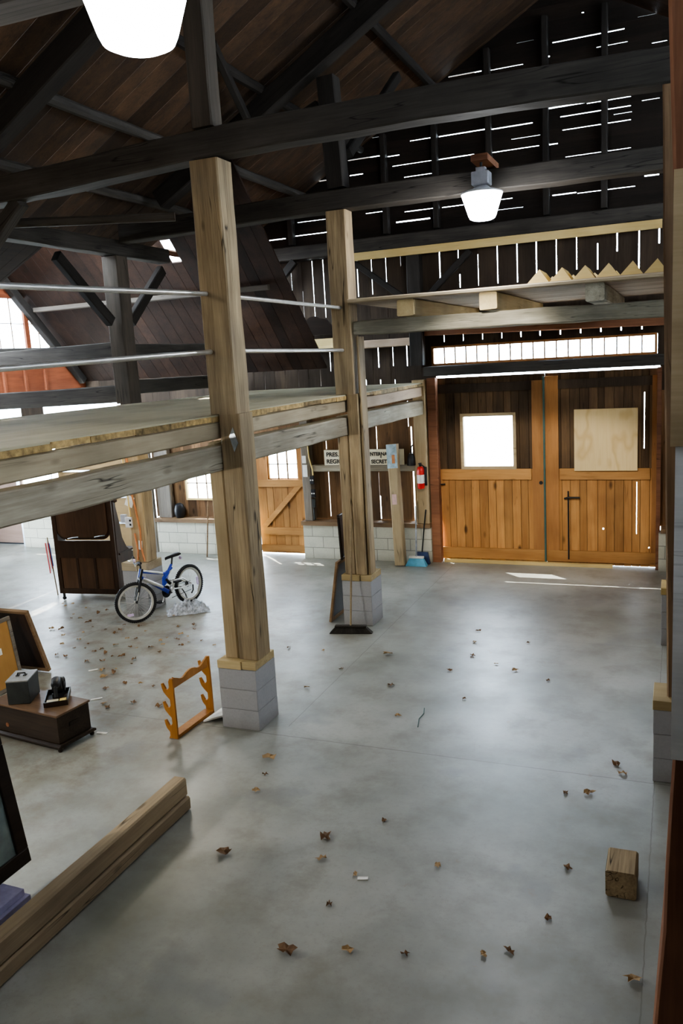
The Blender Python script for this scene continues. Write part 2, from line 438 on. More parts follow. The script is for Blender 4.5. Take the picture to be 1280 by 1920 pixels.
# ------------------------------------------------------------------ far wall, vertical boards
VS = [((458,497),(465,583),.022),((482,584),(489,636),.022),((522,554),(527,634),.016),((545,509),(553,632),.018),((567,546),(571,600),.016),((583,479),(591,604),.024),((603,475),(611,595),.026),
 ((473,662),(478,726),.02),((492,659),(498,732),.026),((511,659),(517,730),.018),((531,655),(537,728),.018),((555,653),(561,726),.02),((576,651),(579,711),.018),((597,653),(602,724),.024),((617,655),(620,696),.022),
 ((666,484),(674,556),.03),((694,481),(699,552),.02),((721,477),(725,533),.016),((749,473),(752,499),.014),((822,467),(826,531),.028),((858,466),(859,491),.024),((861,514),(863,539),.03),((894,477),(898,535),.016),
 ((930,454),(934,531),.024),((967,452),(971,529),.026),((1004,449),(1006,516),.03),((1041,445),(1044,514),.024),((1079,441),(1082,505),.024),((1119,456),(1121,505),.026),((1156,436),(1157,471),.026),((1196,432),(1199,503),.028),((1235,428),(1236,456),.03),
 ((680,651),(683,690),.028),((708,651),(710,689),.03),((735,651),(737,686),.02),((761,637),(764,686),.028),
 ((686,712),(686,722),.03),((713,712),(713,720),.03),((740,712),(740,720),.02),
 ((610,817),(612,842),.024),((615,885),(621,968),.024),((704,800),(707,842),.02),((709,885),(712,930),.012),((712,930),(715,973),.035),((763,752),(765,800),.02),((770,800),(772,848),.04),((774,884),(779,975),.045)]
for px in (832, 868, 904, 940, 976, 1012, 1050, 1088, 1126, 1164, 1203):
    k = (px-832)/371; VS.append(((px, 632-26*k-6), (px, 641-24*k), .018 if px < 950 else .03))
holes = []
for a, b, g in VS:
    p, q = at(*a, y=D), at(*b, y=D); x = (p.x+q.x)/2
    g *= .6; holes.append((x-g/2, x+g/2, min(p.z, q.z), max(p.z, q.z)))
openings = [(-3.68, -.27, 0, 3.125), (-3.74, -.31, 3.26, 3.545), (-7.20, -6.16, 0, 1.98), (-8.62, -7.95, 1.0, 1.62)]
slx = sorted((h[0]+h[1])/2 for h in holes)
xb = []
for x in slx:
    if not xb or x-xb[-1] > .13: xb.append(x)
xb += [-9.2+.19*i for i in range(10)]
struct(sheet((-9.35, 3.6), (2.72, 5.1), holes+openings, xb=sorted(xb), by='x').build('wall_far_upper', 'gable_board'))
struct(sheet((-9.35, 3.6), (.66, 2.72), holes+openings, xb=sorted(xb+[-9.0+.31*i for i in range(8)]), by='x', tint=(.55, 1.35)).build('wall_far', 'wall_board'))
# far wall further left: brown overhead doors and the clerestory gap above them
struct(sheet((-14.2, -9.35), (2.05, 3.6), [(-13.2, -12.42, 2.52, 2.9), (-11.85, -9.95, 2.52, 2.92)], xb=[-14+.3*i for i in range(16)]).build('wall_far_left', 'gable_board'))
def overhead_door(name, x0, x1, mat, zt):
    o = struct(MB().box((x0, 13.2, .03), (x1, 13.24, zt)).build(name, mat))
    for z in (.52, 1.04, 1.56):
        MB().box((x0, 13.16, z-.018), (x1, 13.199, z+.018)).build('strut', 'galvanised', o)
    MB().box((x0, 13.18, .005), (x1, 13.25, .03)).build('bottom_seal', 'rubber', o)
    return o
overhead_door('door_4', -11.66, -9.42, 'brown_door', 2.05)
overhead_door('door_5', -14.2, -12.62, 'pink_door', 2.05)
for x in (-12.58, -11.72, -9.36):
    lab = {-12.58: 'upright steel door track at the far left edge, left of the short cream block pier', -11.72: 'upright steel door track between the cream block pier and the dark cabinet', -9.36: 'upright steel door track right of the brown overhead door'}[x]
    t = thing('door_track', lab, 'track', (x, 13.05, 0), group='overhead door tracks')
    MB().box((-.035, -.02, .002), (.035, .0, 2.1)).build('channel', 'galvanised', t)
    for z in (.4, 1.1): MB().box((-.06, .001, z), (.02, .10, z+.06)).build('bracket', 'galvanised', t)

# block half walls
def half_wall(name, x0, x1, y0, y1, z=.6, mat='cream_block'):
    return struct(MB().box((x0, y0, 0), (x1, y1, z)).build(name, mat))
half_wall('wall_far_blocks_1', -6.14, -3.80, 12.97, 13.19)
half_wall('wall_far_blocks_2', -9.22, -7.22, 12.97, 13.19)
half_wall('wall_far_blocks_3', -12.52, -11.76, 12.97, 13.19, 1.3)
half_wall('wall_far_blocks_4', -.262, 3.5, 12.97, 13.19)
def sill(x0, x1, label):
    tag(MB().box((x0, 12.93, .602), (x1, 13.19, .672)).build('sill_plank', 'sill_wood', loc=((x0+x1)/2, 13.05, .602)), label, 'plank', 'sill planks on the block walls')
sill(-6.16, -3.80, 'brown sill plank on the cream block wall between the small door and the barn doors')
sill(-9.24, -7.24, 'brown sill plank on the cream block wall under the small window')
sill(-.235, 3.5, 'brown sill plank on the block wall right of the barn doors')

# transom window
def window(name, x0, x1, z0, z1, nx, nz, fw=.035, y=13.19, fmat='door_stile', mun=.012):
    o = MB()
    for a, b in (((x0-fw, y-.03, z0-fw), (x1+fw, y+.03, z0)), ((x0-fw, y-.03, z1), (x1+fw, y+.03, z1+fw)), ((x0-fw, y-.03, z0), (x0, y+.03, z1)), ((x1, y-.03, z0), (x1+fw, y+.03, z1))):
        o.box(a, b)
    o = struct(o.build(name, fmat))
    m = MB()
    for i in range(1, nx): x = x0+(x1-x0)*i/nx; m.box((x-mun/2, y-.01, z0), (x+mun/2, y+.012, z1))
    for i in range(1, nz): z = z0+(z1-z0)*i/nz; m.box((x0, y-.01, z-mun/2), (x1, y+.012, z+mun/2))
    if m.v: m.build('muntins', 'sill_wood', o)
    MB().box((x0, y+.004, z0), (x1, y+.008, z1)).build('pane', 'window_glass', o)
    return o
window('window_1', -3.70, -.35, 3.285, 3.525, 19, 1, mun=.02)
window('window_2', -8.60, -7.97, 1.03, 1.60, 3, 2, fmat='yellow_lumber', mun=.018)

# person door
def planks(x0, x1, z0, z1, y, n, th=.022, holes=(), tint=(.75, 1.25)):
    xb = [x0+(x1-x0)*i/n for i in range(1, n)]
    xb = [x+R_.uniform(-.02, .02) for x in xb]
    mb = sheet((x0, x1), (z0, z1), list(holes)+[(x-.003, x+.003, z0, z1) for x in xb], xb=xb, thick=th, y=y, dy=.003, tint=tint)
    return mb
pd = struct(planks(-7.12, -6.19, .02, 1.95, 13.215, 6, holes=[(-6.86, -6.30, 1.40, 1.92)]).build('door_3', 'door_board'))
sheet((-7.12, -6.19), (.02, 1.95), [(-6.86, -6.30, 1.40, 1.92)], thick=.006, y=13.246, dy=0).build('backing', 'black_frame', pd)  # dark sheet added so the plank gaps read black and leak no light
MB().box((-7.12, 13.185, 1.25), (-6.19, 13.214, 1.38)).build('rail', 'door_rail', pd)
MB().box((-7.12, 13.185, .36), (-6.19, 13.214, .50)).build('rail', 'door_rail', pd)
MB().box((-7.12, 13.185, .06), (-6.19, 13.214, .17)).build('rail', 'door_rail', pd)
MB().box((-7.12, 13.185, 1.38), (-6.89, 13.214, 1.95)).build('stile', 'door_stile', pd)
MB().box((-6.28, 13.185, 1.38), (-6.19, 13.214, 1.95)).build('stile', 'door_stile', pd)
MB().hexa([(-7.10, 13.185, .501), (-6.97, 13.185, .501), (-6.97, 13.213, .501), (-7.10, 13.213, .501)], [(-6.36, 13.185, 1.249), (-6.23, 13.185, 1.249), (-6.23, 13.213, 1.249), (-6.36, 13.213, 1.249)]).build('diagonal_brace', 'door_rail', pd)
w = MB()
for i in (1, 2): x = -6.86+.56*i/3; w.box((x-.012, 13.2, 1.40), (x+.012, 13.225, 1.92))
w.box((-6.86, 13.2, 1.652), (-6.30, 13.225, 1.668)); w.build('muntins', 'sill_wood', pd)
MB().box((-6.86, 13.226, 1.40), (-6.30, 13.23, 1.92)).build('pane', 'window_glass', pd)
tag(MB().box((-7.24, 13.06, .24), (-7.08, 13.09, .80)).build('leaning_plank', 'yellow_lumber', loc=(-7.16, 13.07, .24)), 'short pale yellow board fixed at the left side of the small brown door', 'board')
tag(MB().box((-7.36, 13.12, 1.36), (-7.23, 13.15, 2.06)).build('jamb_plank', 'yellow_lumber', loc=(-7.3, 13.13, 1.36)), 'orange tan upright board high beside the small brown door, next to the near post', 'board')
tag(MB().box((-7.36, 13.12, .03), (-7.24, 13.18, 1.35)).build('door_jamb', 'post_grey', loc=(-7.3, 13.15, .03)), 'grey brown jamb board left of the small brown door', 'jamb')

# barn doors
def barn_door(name, x0, x1, win=None, seed=0):
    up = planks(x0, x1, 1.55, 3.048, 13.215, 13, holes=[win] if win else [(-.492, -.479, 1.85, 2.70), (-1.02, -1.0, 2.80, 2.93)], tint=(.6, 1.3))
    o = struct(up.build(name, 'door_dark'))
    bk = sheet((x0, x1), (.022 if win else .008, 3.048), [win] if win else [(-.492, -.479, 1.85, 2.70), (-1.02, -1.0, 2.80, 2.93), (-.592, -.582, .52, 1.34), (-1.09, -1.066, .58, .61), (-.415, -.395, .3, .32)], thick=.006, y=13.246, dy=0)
    bk.build('backing', 'black_frame', o)  # added dark layer that keeps the gaps between planks black
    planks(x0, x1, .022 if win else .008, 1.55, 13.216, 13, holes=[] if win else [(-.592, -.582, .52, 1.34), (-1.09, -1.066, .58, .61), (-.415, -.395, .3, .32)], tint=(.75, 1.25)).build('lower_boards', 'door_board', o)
    a, b = (x0+.04, x1-.22) if win else (x0+.22, x1-.12)
    MB().box((a, 13.18, 1.38), (b, 13.212, 1.555)).build('middle_rail', 'door_rail', o)
    MB().box((x0, 13.18, .055), (x1, 13.212, .235)).build('bottom_rail', 'door_rail', o)
    if win: MB().box((x1-.20, 13.18, .236), (x1, 13.212, 2.945)).build('stile', 'door_stile', o)
    else:
        MB().box((x0, 13.18, .236), (x0+.20, 13.212, 3.0)).build('stile', 'door_stile', o)
        MB().box((x1-.10, 13.18, .236), (x1, 13.212, 2.945)).build('stile', 'door_stile', o)
    MB().box((x0 if win else x0+.201, 13.18, 2.80), (x1-.101 if not win else x1-.201, 13.211, 2.94)).build('top_rail', 'gable_board', o)
    if win:
        f = MB(); a, b, z0, z1 = win
        for lo, hi in (((a-.05, 13.17, z0-.05), (b+.05, 13.212, z0)), ((a-.05, 13.17, z1), (b+.05, 13.212, z1+.05)), ((a-.05, 13.17, z0), (a, 13.212, z1)), ((b, 13.17, z0), (b+.05, 13.212, z1))): f.box(lo, hi)
        f = f.build('window_frame', 'end_post', o)
        MB().box((a, 13.225, z0), (b, 13.229, z1)).build('pane', 'window_glass', f)
    return o
d1 = barn_door('door_1', -3.672, -1.95, win=(-3.25, -2.45, 1.60, 2.41))
d2 = barn_door('door_2', -1.944, -.275)
MB().box((-1.972, 13.14, .05), (-1.945, 13.178, 3.0)).build('green_seam_strip', 'broom_green', d1)
MB().tube([(-3.70, 13.16, 1.30), (-3.58, 13.16, 1.31)], .012).build('hinge_pin', 'black_iron', d1)
MB().tube([(-1.60, 13.165, 1.2), (-1.60, 13.165, .1)], .012).build('cane_bolt', 'black_iron', d2)
MB().tube([(-1.66, 13.165, 1.08), (-1.60, 13.15, 1.10), (-1.42, 13.15, 1.10)], .014).build('latch', 'black_iron', d2)
MB().lathe([(.03, 0), (.035, .03), (.02, .05)], (-2.02, 13.175, 1.33), 10, 'y').build('latch_knob', 'black_iron', d1)
tag(MB().box((-1.50, 13.135, 1.525), (-.575, 13.165, 2.475)).build('plywood_patch', 'plywood', loc=(-1.04, 13.15, 1.525)), 'square pale plywood sheet covering the right barn door window', 'plywood')
tag(MB().box((-3.62, 13.06, .002), (-.93, 13.13, .052)).build('threshold_board', 'yellow_lumber', loc=(-2.2, 13.1, .002)), 'pale yellow board lying along the foot of the barn doors', 'board')
struct(MB().box((-3.80, 13.03, 0), (-3.655, 13.175, 3.06)).build('trim_1', 'red_post'))
struct(MB().box((-.305, 13.06, 0), (-.245, 13.175, 3.06)).build('trim_2', 'red_post'))

# gable posts and girts
def post(name, x, y, z0, z1, w, mat, label, group, d=None, bow=None, jit=.008, dx=0, dy=0):
    return timber(name, (x, y, z0), (x+dx, y+dy, z1), w, d or w, mat, label, 'post', group, up=(0, 1, 0), bow=bow, jit=jit)
G = 'timber posts at the far wall'
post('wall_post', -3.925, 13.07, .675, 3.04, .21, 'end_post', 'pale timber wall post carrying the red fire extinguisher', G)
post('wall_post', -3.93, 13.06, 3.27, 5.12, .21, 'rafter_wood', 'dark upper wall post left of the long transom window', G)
post('wall_post', -6.03, 13.08, .675, 2.45, .16, 'post_grey', 'grey wall post beside the small brown door with switches and paper notes', G)
post('wall_post', -9.05, 13.09, .675, 2.5, .30, 'post_grey', 'broad grey wall post left of the small window', G, d=.12)
post('wall_post', -9.28, 13.0, .002, 2.45, .07, 'post_grey', 'thin grey upright at the left end of the block wall beside the brown overhead door', G)
BG = 'horizontal timbers on the gable wall'
def hbeam(x0, z0, x1, z1, w, h, mat, label, y=13.09, **k):
    return timber('wall_girt', (x0, y, z0), (x1, y, z1), w, h, mat, label, 'beam', BG, **k)
hbeam(-7.35, 5.22, 3.4, 5.24, .18, .22, 'dark_beam', 'dark heavy timber across the gable above the yellow plank', y=13.085)
tag(MB().box((-4.98, 12.92, 4.99), (-.26, 12.97, 5.11)).build('yellow_plank', 'yellow_lumber', loc=(-2.6, 12.95, 5.0)), 'long bright yellow plank across the gable below the dark timber', 'plank')
hbeam(-3.80, 3.80, -.2, 3.72, .14, .13, 'red_post', 'red brown timber across the gable just above the transom window', y=13.1)
hbeam(-7.30, 3.79, -5.78, 3.79, .12, .15, 'dark_beam', 'dark girt on the gable wall above the loft, left of its yellow end block', y=13.1)
tag(MB().box((-5.77, 12.95, 3.64), (-5.33, 13.05, 3.80)).build('yellow_block', 'yellow_lumber', loc=(-5.55, 13., 3.64)), 'short yellow timber offcut at the end of the dark girt above the loft', 'block')
hbeam(-4.95, 3.66, -4.05, 3.66, .08, .13, 'pink_lumber', 'pinkish plank on the gable wall between the middle post and the dark wall post', y=13.09)
hbeam(-3.82, 3.165, -.22, 3.165, .20, .16, 'dark_beam', 'dark header timber under the transom window above the barn doors', y=13.06)
hbeam(-5.93, 1.60, -4.04, 1.60, .12, .11, 'grey_beam', 'grey timber ledge under the lettered sign on the far wall', y=13.1)
timber('wall_brace', (-7.0, 13.03, 4.12), (-6.0, 13.03, 5.10), .08, .13, 'rafter_wood', 'dark diagonal brace on the gable left of the middle post', 'brace', 'diagonal braces')
timber('wall_brace', (-4.98, 13.03, 5.0), (-4.07, 13.03, 4.32), .06, .10, 'rafter_wood', 'dark diagonal brace on the gable right of the middle post under the yellow plank', 'brace', 'diagonal braces')
timber('wall_brace', (-3.78, 13.03, 4.3), (-3.02, 13.03, 4.97), .06, .10, 'rafter_wood', 'dark diagonal brace on the gable above the left barn door', 'brace', 'diagonal braces')
# curved dark head board resting on the girt
pts = [(-6.05, 3.80), (-5.40, 3.80), (-5.38, 3.92), (-5.48, 4.05), (-5.58, 4.07), (-5.66, 4.11), (-5.78, 4.10), (-5.88, 4.03), (-5.95, 4.04), (-6.05, 3.95)]
tag(MB().prism([(x, z+.068) for x, z in pts], 'y', 13.0, 13.04).build('curved_headboard', 'black_frame', loc=(-5.7, 13.02, 3.868)), 'dark board with a curved top resting on the girt above the loft', 'board')

# ------------------------------------------------------------------ side walls, back wall
struct(sheet((-3.2, 13.4), (0, 5.2), [], xb=[-3+.3*i for i in range(55)], y=3.5, axis='x').build('wall_right', 'gable_board'))
struct(sheet((-3.2, 13.4), (0, 3.3), [(9.2, 11.6, .1, 2.0)], xb=[-3+.3*i for i in range(55)], y=-14.0, axis='x').build('wall_left', 'gable_board'))
struct(sheet((-14, 3.6), (0, 9.2), [], xb=[-14+.3*i for i in range(58)], y=-3.1).build('wall_back', 'gable_board'))

# ------------------------------------------------------------------ roof
RS = .56
def slope_boards(name, mat, u0, u1, f, v0, v1, bw=.24, th=.03, holes=(), tint=(.55, 1.35)):
    """boards running up a slope; f(u, v) -> point; u along slope, v across; holes in (v0,v1,u0,u1)"""
    mb = MB(); v = v0
    while v < v1-1e-4:
        w = min(bw*R_.uniform(.75, 1.3), v1-v); mb.tint = R_.uniform(*tint)
        segs = [(u0, u1)]
        for h in holes:
            if h[0] < v+w/2 < h[1]: segs = [(u0, h[2]), (h[3], u1)]
        for a, b in segs:
            cut = R_.uniform(.25, .75)*(b-a)+a
            for q0, q1 in ((a, cut), (cut, b)):
                mb.tint *= R_.uniform(.85, 1.15)
                P = [f(q0, v+.003), f(q1, v+.003), f(q1, v+w-.003), f(q0, v+w-.003)]
                n = (P[1]-P[0]).cross(P[3]-P[0]).normalized()
                if n.z < 0: n = -n
                mb.hexa(P, [p+n*th for p in P])
        v += w
    return struct(mb.build(name, mat))
RX, RZ = -1.6, 5.5+RS*(-1.6+7.04)
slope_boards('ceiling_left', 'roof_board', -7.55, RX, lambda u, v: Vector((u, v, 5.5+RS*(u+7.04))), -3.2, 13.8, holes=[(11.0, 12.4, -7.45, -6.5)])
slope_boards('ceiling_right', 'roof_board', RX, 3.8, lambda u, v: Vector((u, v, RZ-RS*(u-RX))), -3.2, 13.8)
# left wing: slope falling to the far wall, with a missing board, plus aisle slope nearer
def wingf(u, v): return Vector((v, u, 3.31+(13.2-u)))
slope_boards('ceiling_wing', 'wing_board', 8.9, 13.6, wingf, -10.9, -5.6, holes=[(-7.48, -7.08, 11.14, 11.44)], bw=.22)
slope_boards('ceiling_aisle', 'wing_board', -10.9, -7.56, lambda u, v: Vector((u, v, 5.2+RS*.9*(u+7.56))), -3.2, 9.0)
struct(sheet((-10.9, -7.4), (3.6, 8.0), [], xb=[-10.8+.3*i for i in range(12)], y=8.95).build('wall_wing_gable', 'wing_board')) if False else None
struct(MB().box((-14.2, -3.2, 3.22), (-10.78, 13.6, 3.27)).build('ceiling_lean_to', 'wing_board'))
# wing end wall with slant topped window (x = -10.72)
we = MB(); X0, X1 = -10.74, -10.71
def yz(poly, a=X0, b=X1): we.prism(poly, 'x', a, b)
yz([(8.0, 3.2), (13.3, 3.2), (12.93, 3.60), (8.0, 3.60)])
yz([(8.0, 3.60), (12.93, 3.60), (12.57, 3.96), (8.0, 3.96)])
yz([(8.0, 3.96), (10.5, 3.96), (10.5, 4.80), (8.0, 4.80)])
yz([(8.0, 4.80), (11.73, 4.80), (9.0, 7.5), (8.0, 7.5)])
struct(we.build('wall_wing_end', 'end_board'))
wf = MB(); wf.prism([(11.69, 3.96), (11.79, 3.96), (11.79, 4.74), (11.69, 4.74)], 'x', -10.705, -10.66); wf.prism([(10.44, 3.9), (10.5, 3.9), (10.5, 4.84), (10.44, 4.84)], 'x', -10.705, -10.66)
wf.prism([(10.5, 4.80), (11.75, 4.80), (11.75, 4.86), (10.5, 4.86)], 'x', -10.705, -10.66)
wf = struct(wf.build('window_3', 'end_board'))
m = MB()
for y in (10.8, 11.1, 11.4, 12.05, 12.3): m.box((-10.705, y-.008, 3.96), (-10.69, y+.008, 4.8 if y < 11.7 else 16.5-y))
m.box((-10.705, 10.5, 4.37), (-10.69, 12.1, 4.385)); m.build('muntins', 'sill_wood', wf)
MB().prism([(10.5, 3.96), (12.55, 3.96), (11.71, 4.80), (10.5, 4.80)], 'x', -10.688, -10.684).build('pane', 'window_glass', wf)
for i, y in enumerate((11.05, 11.55, 12.05)):
    timber('wing_stud', (-10.66, y, 3.21), (-10.66, y, 3.58), .05, .07, 'end_board', 'short reddish stud under the slanted window, ' + ['left', 'middle', 'right'][i] + ' of three', 'stud', 'short studs under the slanted window', up=(0, 1, 0))
timber('wing_plate', (-10.62, 9.9, 3.895), (-10.62, 12.2, 3.895), .10, .12, 'dark_beam', 'dark sill timber under the slanted window', 'beam', 'wing timbers')
timber('wing_rafter', (-10.60, 13.0, 3.33), (-10.60, 9.6, 6.73), .12, .14, 'rafter_wood', 'dark sloping rafter along the right edge of the slanted window', 'rafter', 'wing timbers')
timber('wing_purlin', (-10.5, 11.80, 4.60), (-5.9, 11.80, 4.60), .08, .08, 'loft_post', 'thin purlin across the reddish boards of the wing roof', 'purlin', 'wing timbers')

PG = 'roof purlins on the left slope'
for x, lab in ((-5.78, 'upper grey round purlin running along the left roof slope'), (-6.62, 'lower grey round purlin running along the left roof slope'), (-4.75, 'dark purlin high on the left roof slope behind the near post'), (-3.5, 'dark purlin near the top of the left roof slope')):
    z = 5.5+RS*(x+7.04)-.09
    timber('roof_purlin', (x, -2.5, z), (x, 13.1, z), .11, .11, 'dark_beam' if x < -5 else 'rafter_wood', lab, 'purlin', PG, cham=.03, jit=.012)
def rafter(y, label, w=.2, x0=-6.35, x1=-1.85):
    f = lambda x: 5.5+RS*(x+7.04)-.27
    timber('principal_rafter', (x0, y, f(x0)), (x1, y, f(x1)), w, .24, 'rafter_wood', label, 'rafter', 'principal rafters')
rafter(6.62, 'heavy dark principal rafter at the upper left, over the near tie beam')
rafter(9.72, 'heavy dark principal rafter over the middle tie beam')
rafter(3.4, 'dark principal rafter nearest the camera')
timber('ridge_beam', (RX, -3, RZ-.2), (RX, 13.1, RZ-.2), .16, .2, 'rafter_wood', 'dark ridge timber at the top of the roof', 'beam')

# ------------------------------------------------------------------ frame: posts, tie beams
TG = 'heavy posts of the barn frame'
Y1, Y2 = 6.62, 9.74
def stepped_post(x, y, z0, z1, zs, lower, upper, d, mat, label, seed):
    """post notched where it carries the loft: lower and upper x ranges"""
    m = MB()
    for (a, b), q0, q1, sd in ((lower, z0, zs, seed), (upper, zs+.0005, z1, seed+3)):
        t = timber_mb(q1-q0, b-a, d, .008, None, .012, sd)
        o = len(m.v); m.v += [v+Vector((q0-z0, (a+b)/2-x, 0)) for v in t.v]
        for f in t.f: m.face([i+o for i in f])
    o = m.build('timber_post', mat); o.matrix_world = Matrix(((0, 1, 0, x), (0, 0, 1, y), (1, 0, 0, z0), (0, 0, 0, 1)))
    return tag(o, label, 'post', TG)
stepped_post(-3.775, Y1, .685, 5.165, 3.0, (-3.842, -3.63), (-3.925, -3.65), .26, 'post_wood', 'tall weathered post nearest the camera on the grey block pier beside the gun rack', 5)
stepped_post(-3.83, Y2, .685, 5.19, 3.0, (-3.842, -3.695), (-3.985, -3.73), .25, 'post_wood', 'tall weathered middle post with a push broom leaning against it', 8)
post('support_post', -3.925, Y1, .685, 2.485, .145, 'end_post', 'yellowish upright propping the loft beam left of the near post', TG, d=.22, jit=.005)
post('support_post', -3.925, Y2, .685, 2.485, .145, 'post_wood', 'pale upright propping the loft beam left of the middle post', TG, d=.22, jit=.005)
post('support_post', -3.666, Y2, .685, 3.695, .036, 'post_wood', 'slim upright strip on the right side of the middle post under the storage deck beam', TG, d=.2, jit=.003)
tag(MB().hexa([(-3.70, 6.478, 2.66), (-3.655, 6.478, 2.74), (-3.655, 6.484, 2.74), (-3.70, 6.484, 2.66)], [(-3.74, 6.478, 2.80), (-3.70, 6.478, 2.88), (-3.70, 6.484, 2.88), (-3.74, 6.484, 2.80)]).build('mounted_plate', 'galvanised', loc=(-3.7, 6.48, 2.7)), 'small tilted grey metal plate nailed to the near post at loft height', 'plate')
post('timber_post', .028, Y1, .685, 5.165, .17, 'sill_wood', 'slim brown post on the grey block pier at the right edge', TG, dx=-.085, jit=.004)
post('timber_post', -.01, Y2, .685, 5.20, .18, 'sill_wood', 'far right frame post beside the right barn door', TG)
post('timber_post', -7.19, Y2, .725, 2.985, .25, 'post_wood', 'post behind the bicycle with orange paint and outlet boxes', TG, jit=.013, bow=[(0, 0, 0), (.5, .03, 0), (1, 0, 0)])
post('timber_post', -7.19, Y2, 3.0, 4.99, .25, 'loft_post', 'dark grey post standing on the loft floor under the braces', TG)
post('timber_post', -7.16, 6.60, .685, 4.99, .24, 'post_wood', 'post at the left picture edge behind the leaning panels', TG)
post('timber_post', .115, 3.5, .002, 5.165, .22, 'red_post', 'reddish post nearest the camera along the right picture edge', TG, jit=.008,
     bow=[(0, -.09, 0), (.2, -.035, 0), (.38, .0, 0), (.62, .0, 0), (.88, -.06, 0), (1, -.085, 0)])
tag(MB().box((-.03, 3.30, 3.02), (.14, 3.375, 4.0)).build('post_board', 'end_post', loc=(.04, 3.33, 3.02)), 'brown plank nailed high on the reddish right hand post', 'plank')
tag(MB().box((-.012, 3.33, 1.75), (.14, 3.375, 3.015)).build('post_board', 'post_glare', loc=(.04, 3.33, 1.75)), 'pale board added for the glare on the right hand post, below the brown plank', 'plank')  # no plank here: glare on the post face built as a pale board

BEAM = 'tie beams across the barn'
def tie(y, x0, z0, x1, z1, label, w=.22, h=.235, bow=None, mat='dark_beam'):
    return timber('tie_beam', (x0, y, z0), (x1, y, z1), w, h, mat, label, 'beam', BEAM, bow=bow, jit=.012)
tie(Y1, -7.0, 5.28, .25, 5.29, 'long dark tie beam over the near post crossing the whole barn', bow=[(0, 0, -.1), (.2, 0, -.06), (.46, 0, .02), (.7, 0, .022), (1, 0, -.025)])
tie(Y2, -7.0, 5.30, .25, 5.28, 'long dark tie beam over the middle post behind the far lamp', mat='dark_beam', bow=[(0, 0, -.03), (.45, 0, .02), (1, 0, .0)])
tie(3.5, -7.0, 5.28, .3, 5.28, 'dark tie beam nearest the camera')
timber('purlin_plate', (-7.19, -2.5, 5.10), (-7.19, 10.95, 5.10), .2, .2, 'dark_beam', 'dark plate timber over the loft posts at the left', 'beam', 'wing timbers', jit=.012)
timber('loft_girt', (-10.6, Y2, 3.72), (-7.33, Y2, 3.745), .16, .22, 'dark_beam', 'dark girt left of the loft post, upper of the two', 'beam', 'wing timbers', jit=.01)
timber('loft_girt', (-10.6, Y2, 3.09), (-7.33, Y2, 3.14), .18, .24, 'dark_beam', 'dark girt left of the loft post, lower of the two', 'beam', 'wing timbers', jit=.01)
timber('loft_girt', (-7.05, Y2+1.5, 3.72), (-4.2, Y2+1.5, 3.74), .14, .18, 'dark_beam', 'dark girt right of the loft post, upper of the two', 'beam', 'wing timbers', jit=.01) if False else None
timber('loft_girt', (-7.05, Y2, 3.71), (-3.97, Y2, 3.73), .12, .17, 'dark_beam', 'dark girt between the loft post and the middle post, upper of the two', 'beam', 'wing timbers', jit=.01) if False else None
timber('loft_girt', (-7.19, 9.88, 3.73), (-7.19, 12.55, 3.73), .12, .17, 'dark_beam', 'dark girt behind the near post, upper of the two', 'beam', 'wing timbers', jit=.01)
timber('loft_girt', (-7.19, 9.88, 3.22), (-7.19, 12.9, 3.20), .14, .20, 'dark_beam', 'dark girt behind the near post, lower of the two', 'beam', 'wing timbers', jit=.01)
timber('frame_brace', (-7.19, 9.52, 4.12), (-7.19, 8.57, 4.90), .10, .15, 'rafter_wood', 'dark diagonal brace left of the loft post', 'brace', 'diagonal braces')
timber('frame_brace', (-7.19, 9.96, 4.12), (-7.19, 10.86, 4.90), .10, .15, 'rafter_wood', 'dark diagonal brace right of the loft post', 'brace', 'diagonal braces')
timber('frame_brace', (-7.0, 6.75, 4.55), (-7.0, 7.9, 5.1), .10, .13, 'rafter_wood', 'dark diagonal brace at the left edge below the near tie beam', 'brace', 'diagonal braces') if False else None
QG = 'queen posts over the tie beams'
post('queen_post', -3.79, Y1, 5.43, 6.80, .20, 'loft_post', 'upright queen post on the near tie beam beside the bright lamp', QG)
post('queen_post', -3.84, Y2, 5.45, 6.70, .22, 'rafter_wood', 'dark upright queen post on the middle tie beam', QG, dx=-.06)
timber('strut', (-4.04, Y2, 6.42), (-4.85, Y2, 6.10), .1, .12, 'rafter_wood', 'short dark strut left of the middle queen post', 'strut', 'diagonal braces')
timber('strut', (-3.80, 10.02, 5.9), (-3.5, 11.2, 7.05), .1, .12, 'rafter_wood', 'dark brace rising from the middle queen post to the roof', 'strut', 'diagonal braces')
timber('strut', (-4.55, 8.2, 6.72), (-4.9, 9.55, 6.35), .08, .1, 'rafter_wood', 'thin dark brace below the roof left of the middle rafter', 'strut', 'diagonal braces')
timber('jutting_pole', (-6.9, 6.9, 5.02), (-5.0, 7.9, 5.02), .09, .09, 'loft_post', 'round pole end sticking out under the near tie beam', 'pole', cham=.025)  # pole end jutting out, not hung from anything
timber('pole_end', (-6.9, 7.6, 4.98), (-5.55, 7.45, 5.06), .07, .07, 'post_grey', 'thin round pole lying under the near tie beam, left of the thicker pole', 'pole', cham=.02) if False else None
timber('frame_brace', (-5.9, 6.62, 5.1), (-6.9, 6.66, 4.3), .12, .14, 'dark_beam', 'dark diagonal brace at the far left below the near tie beam', 'brace', 'diagonal braces')

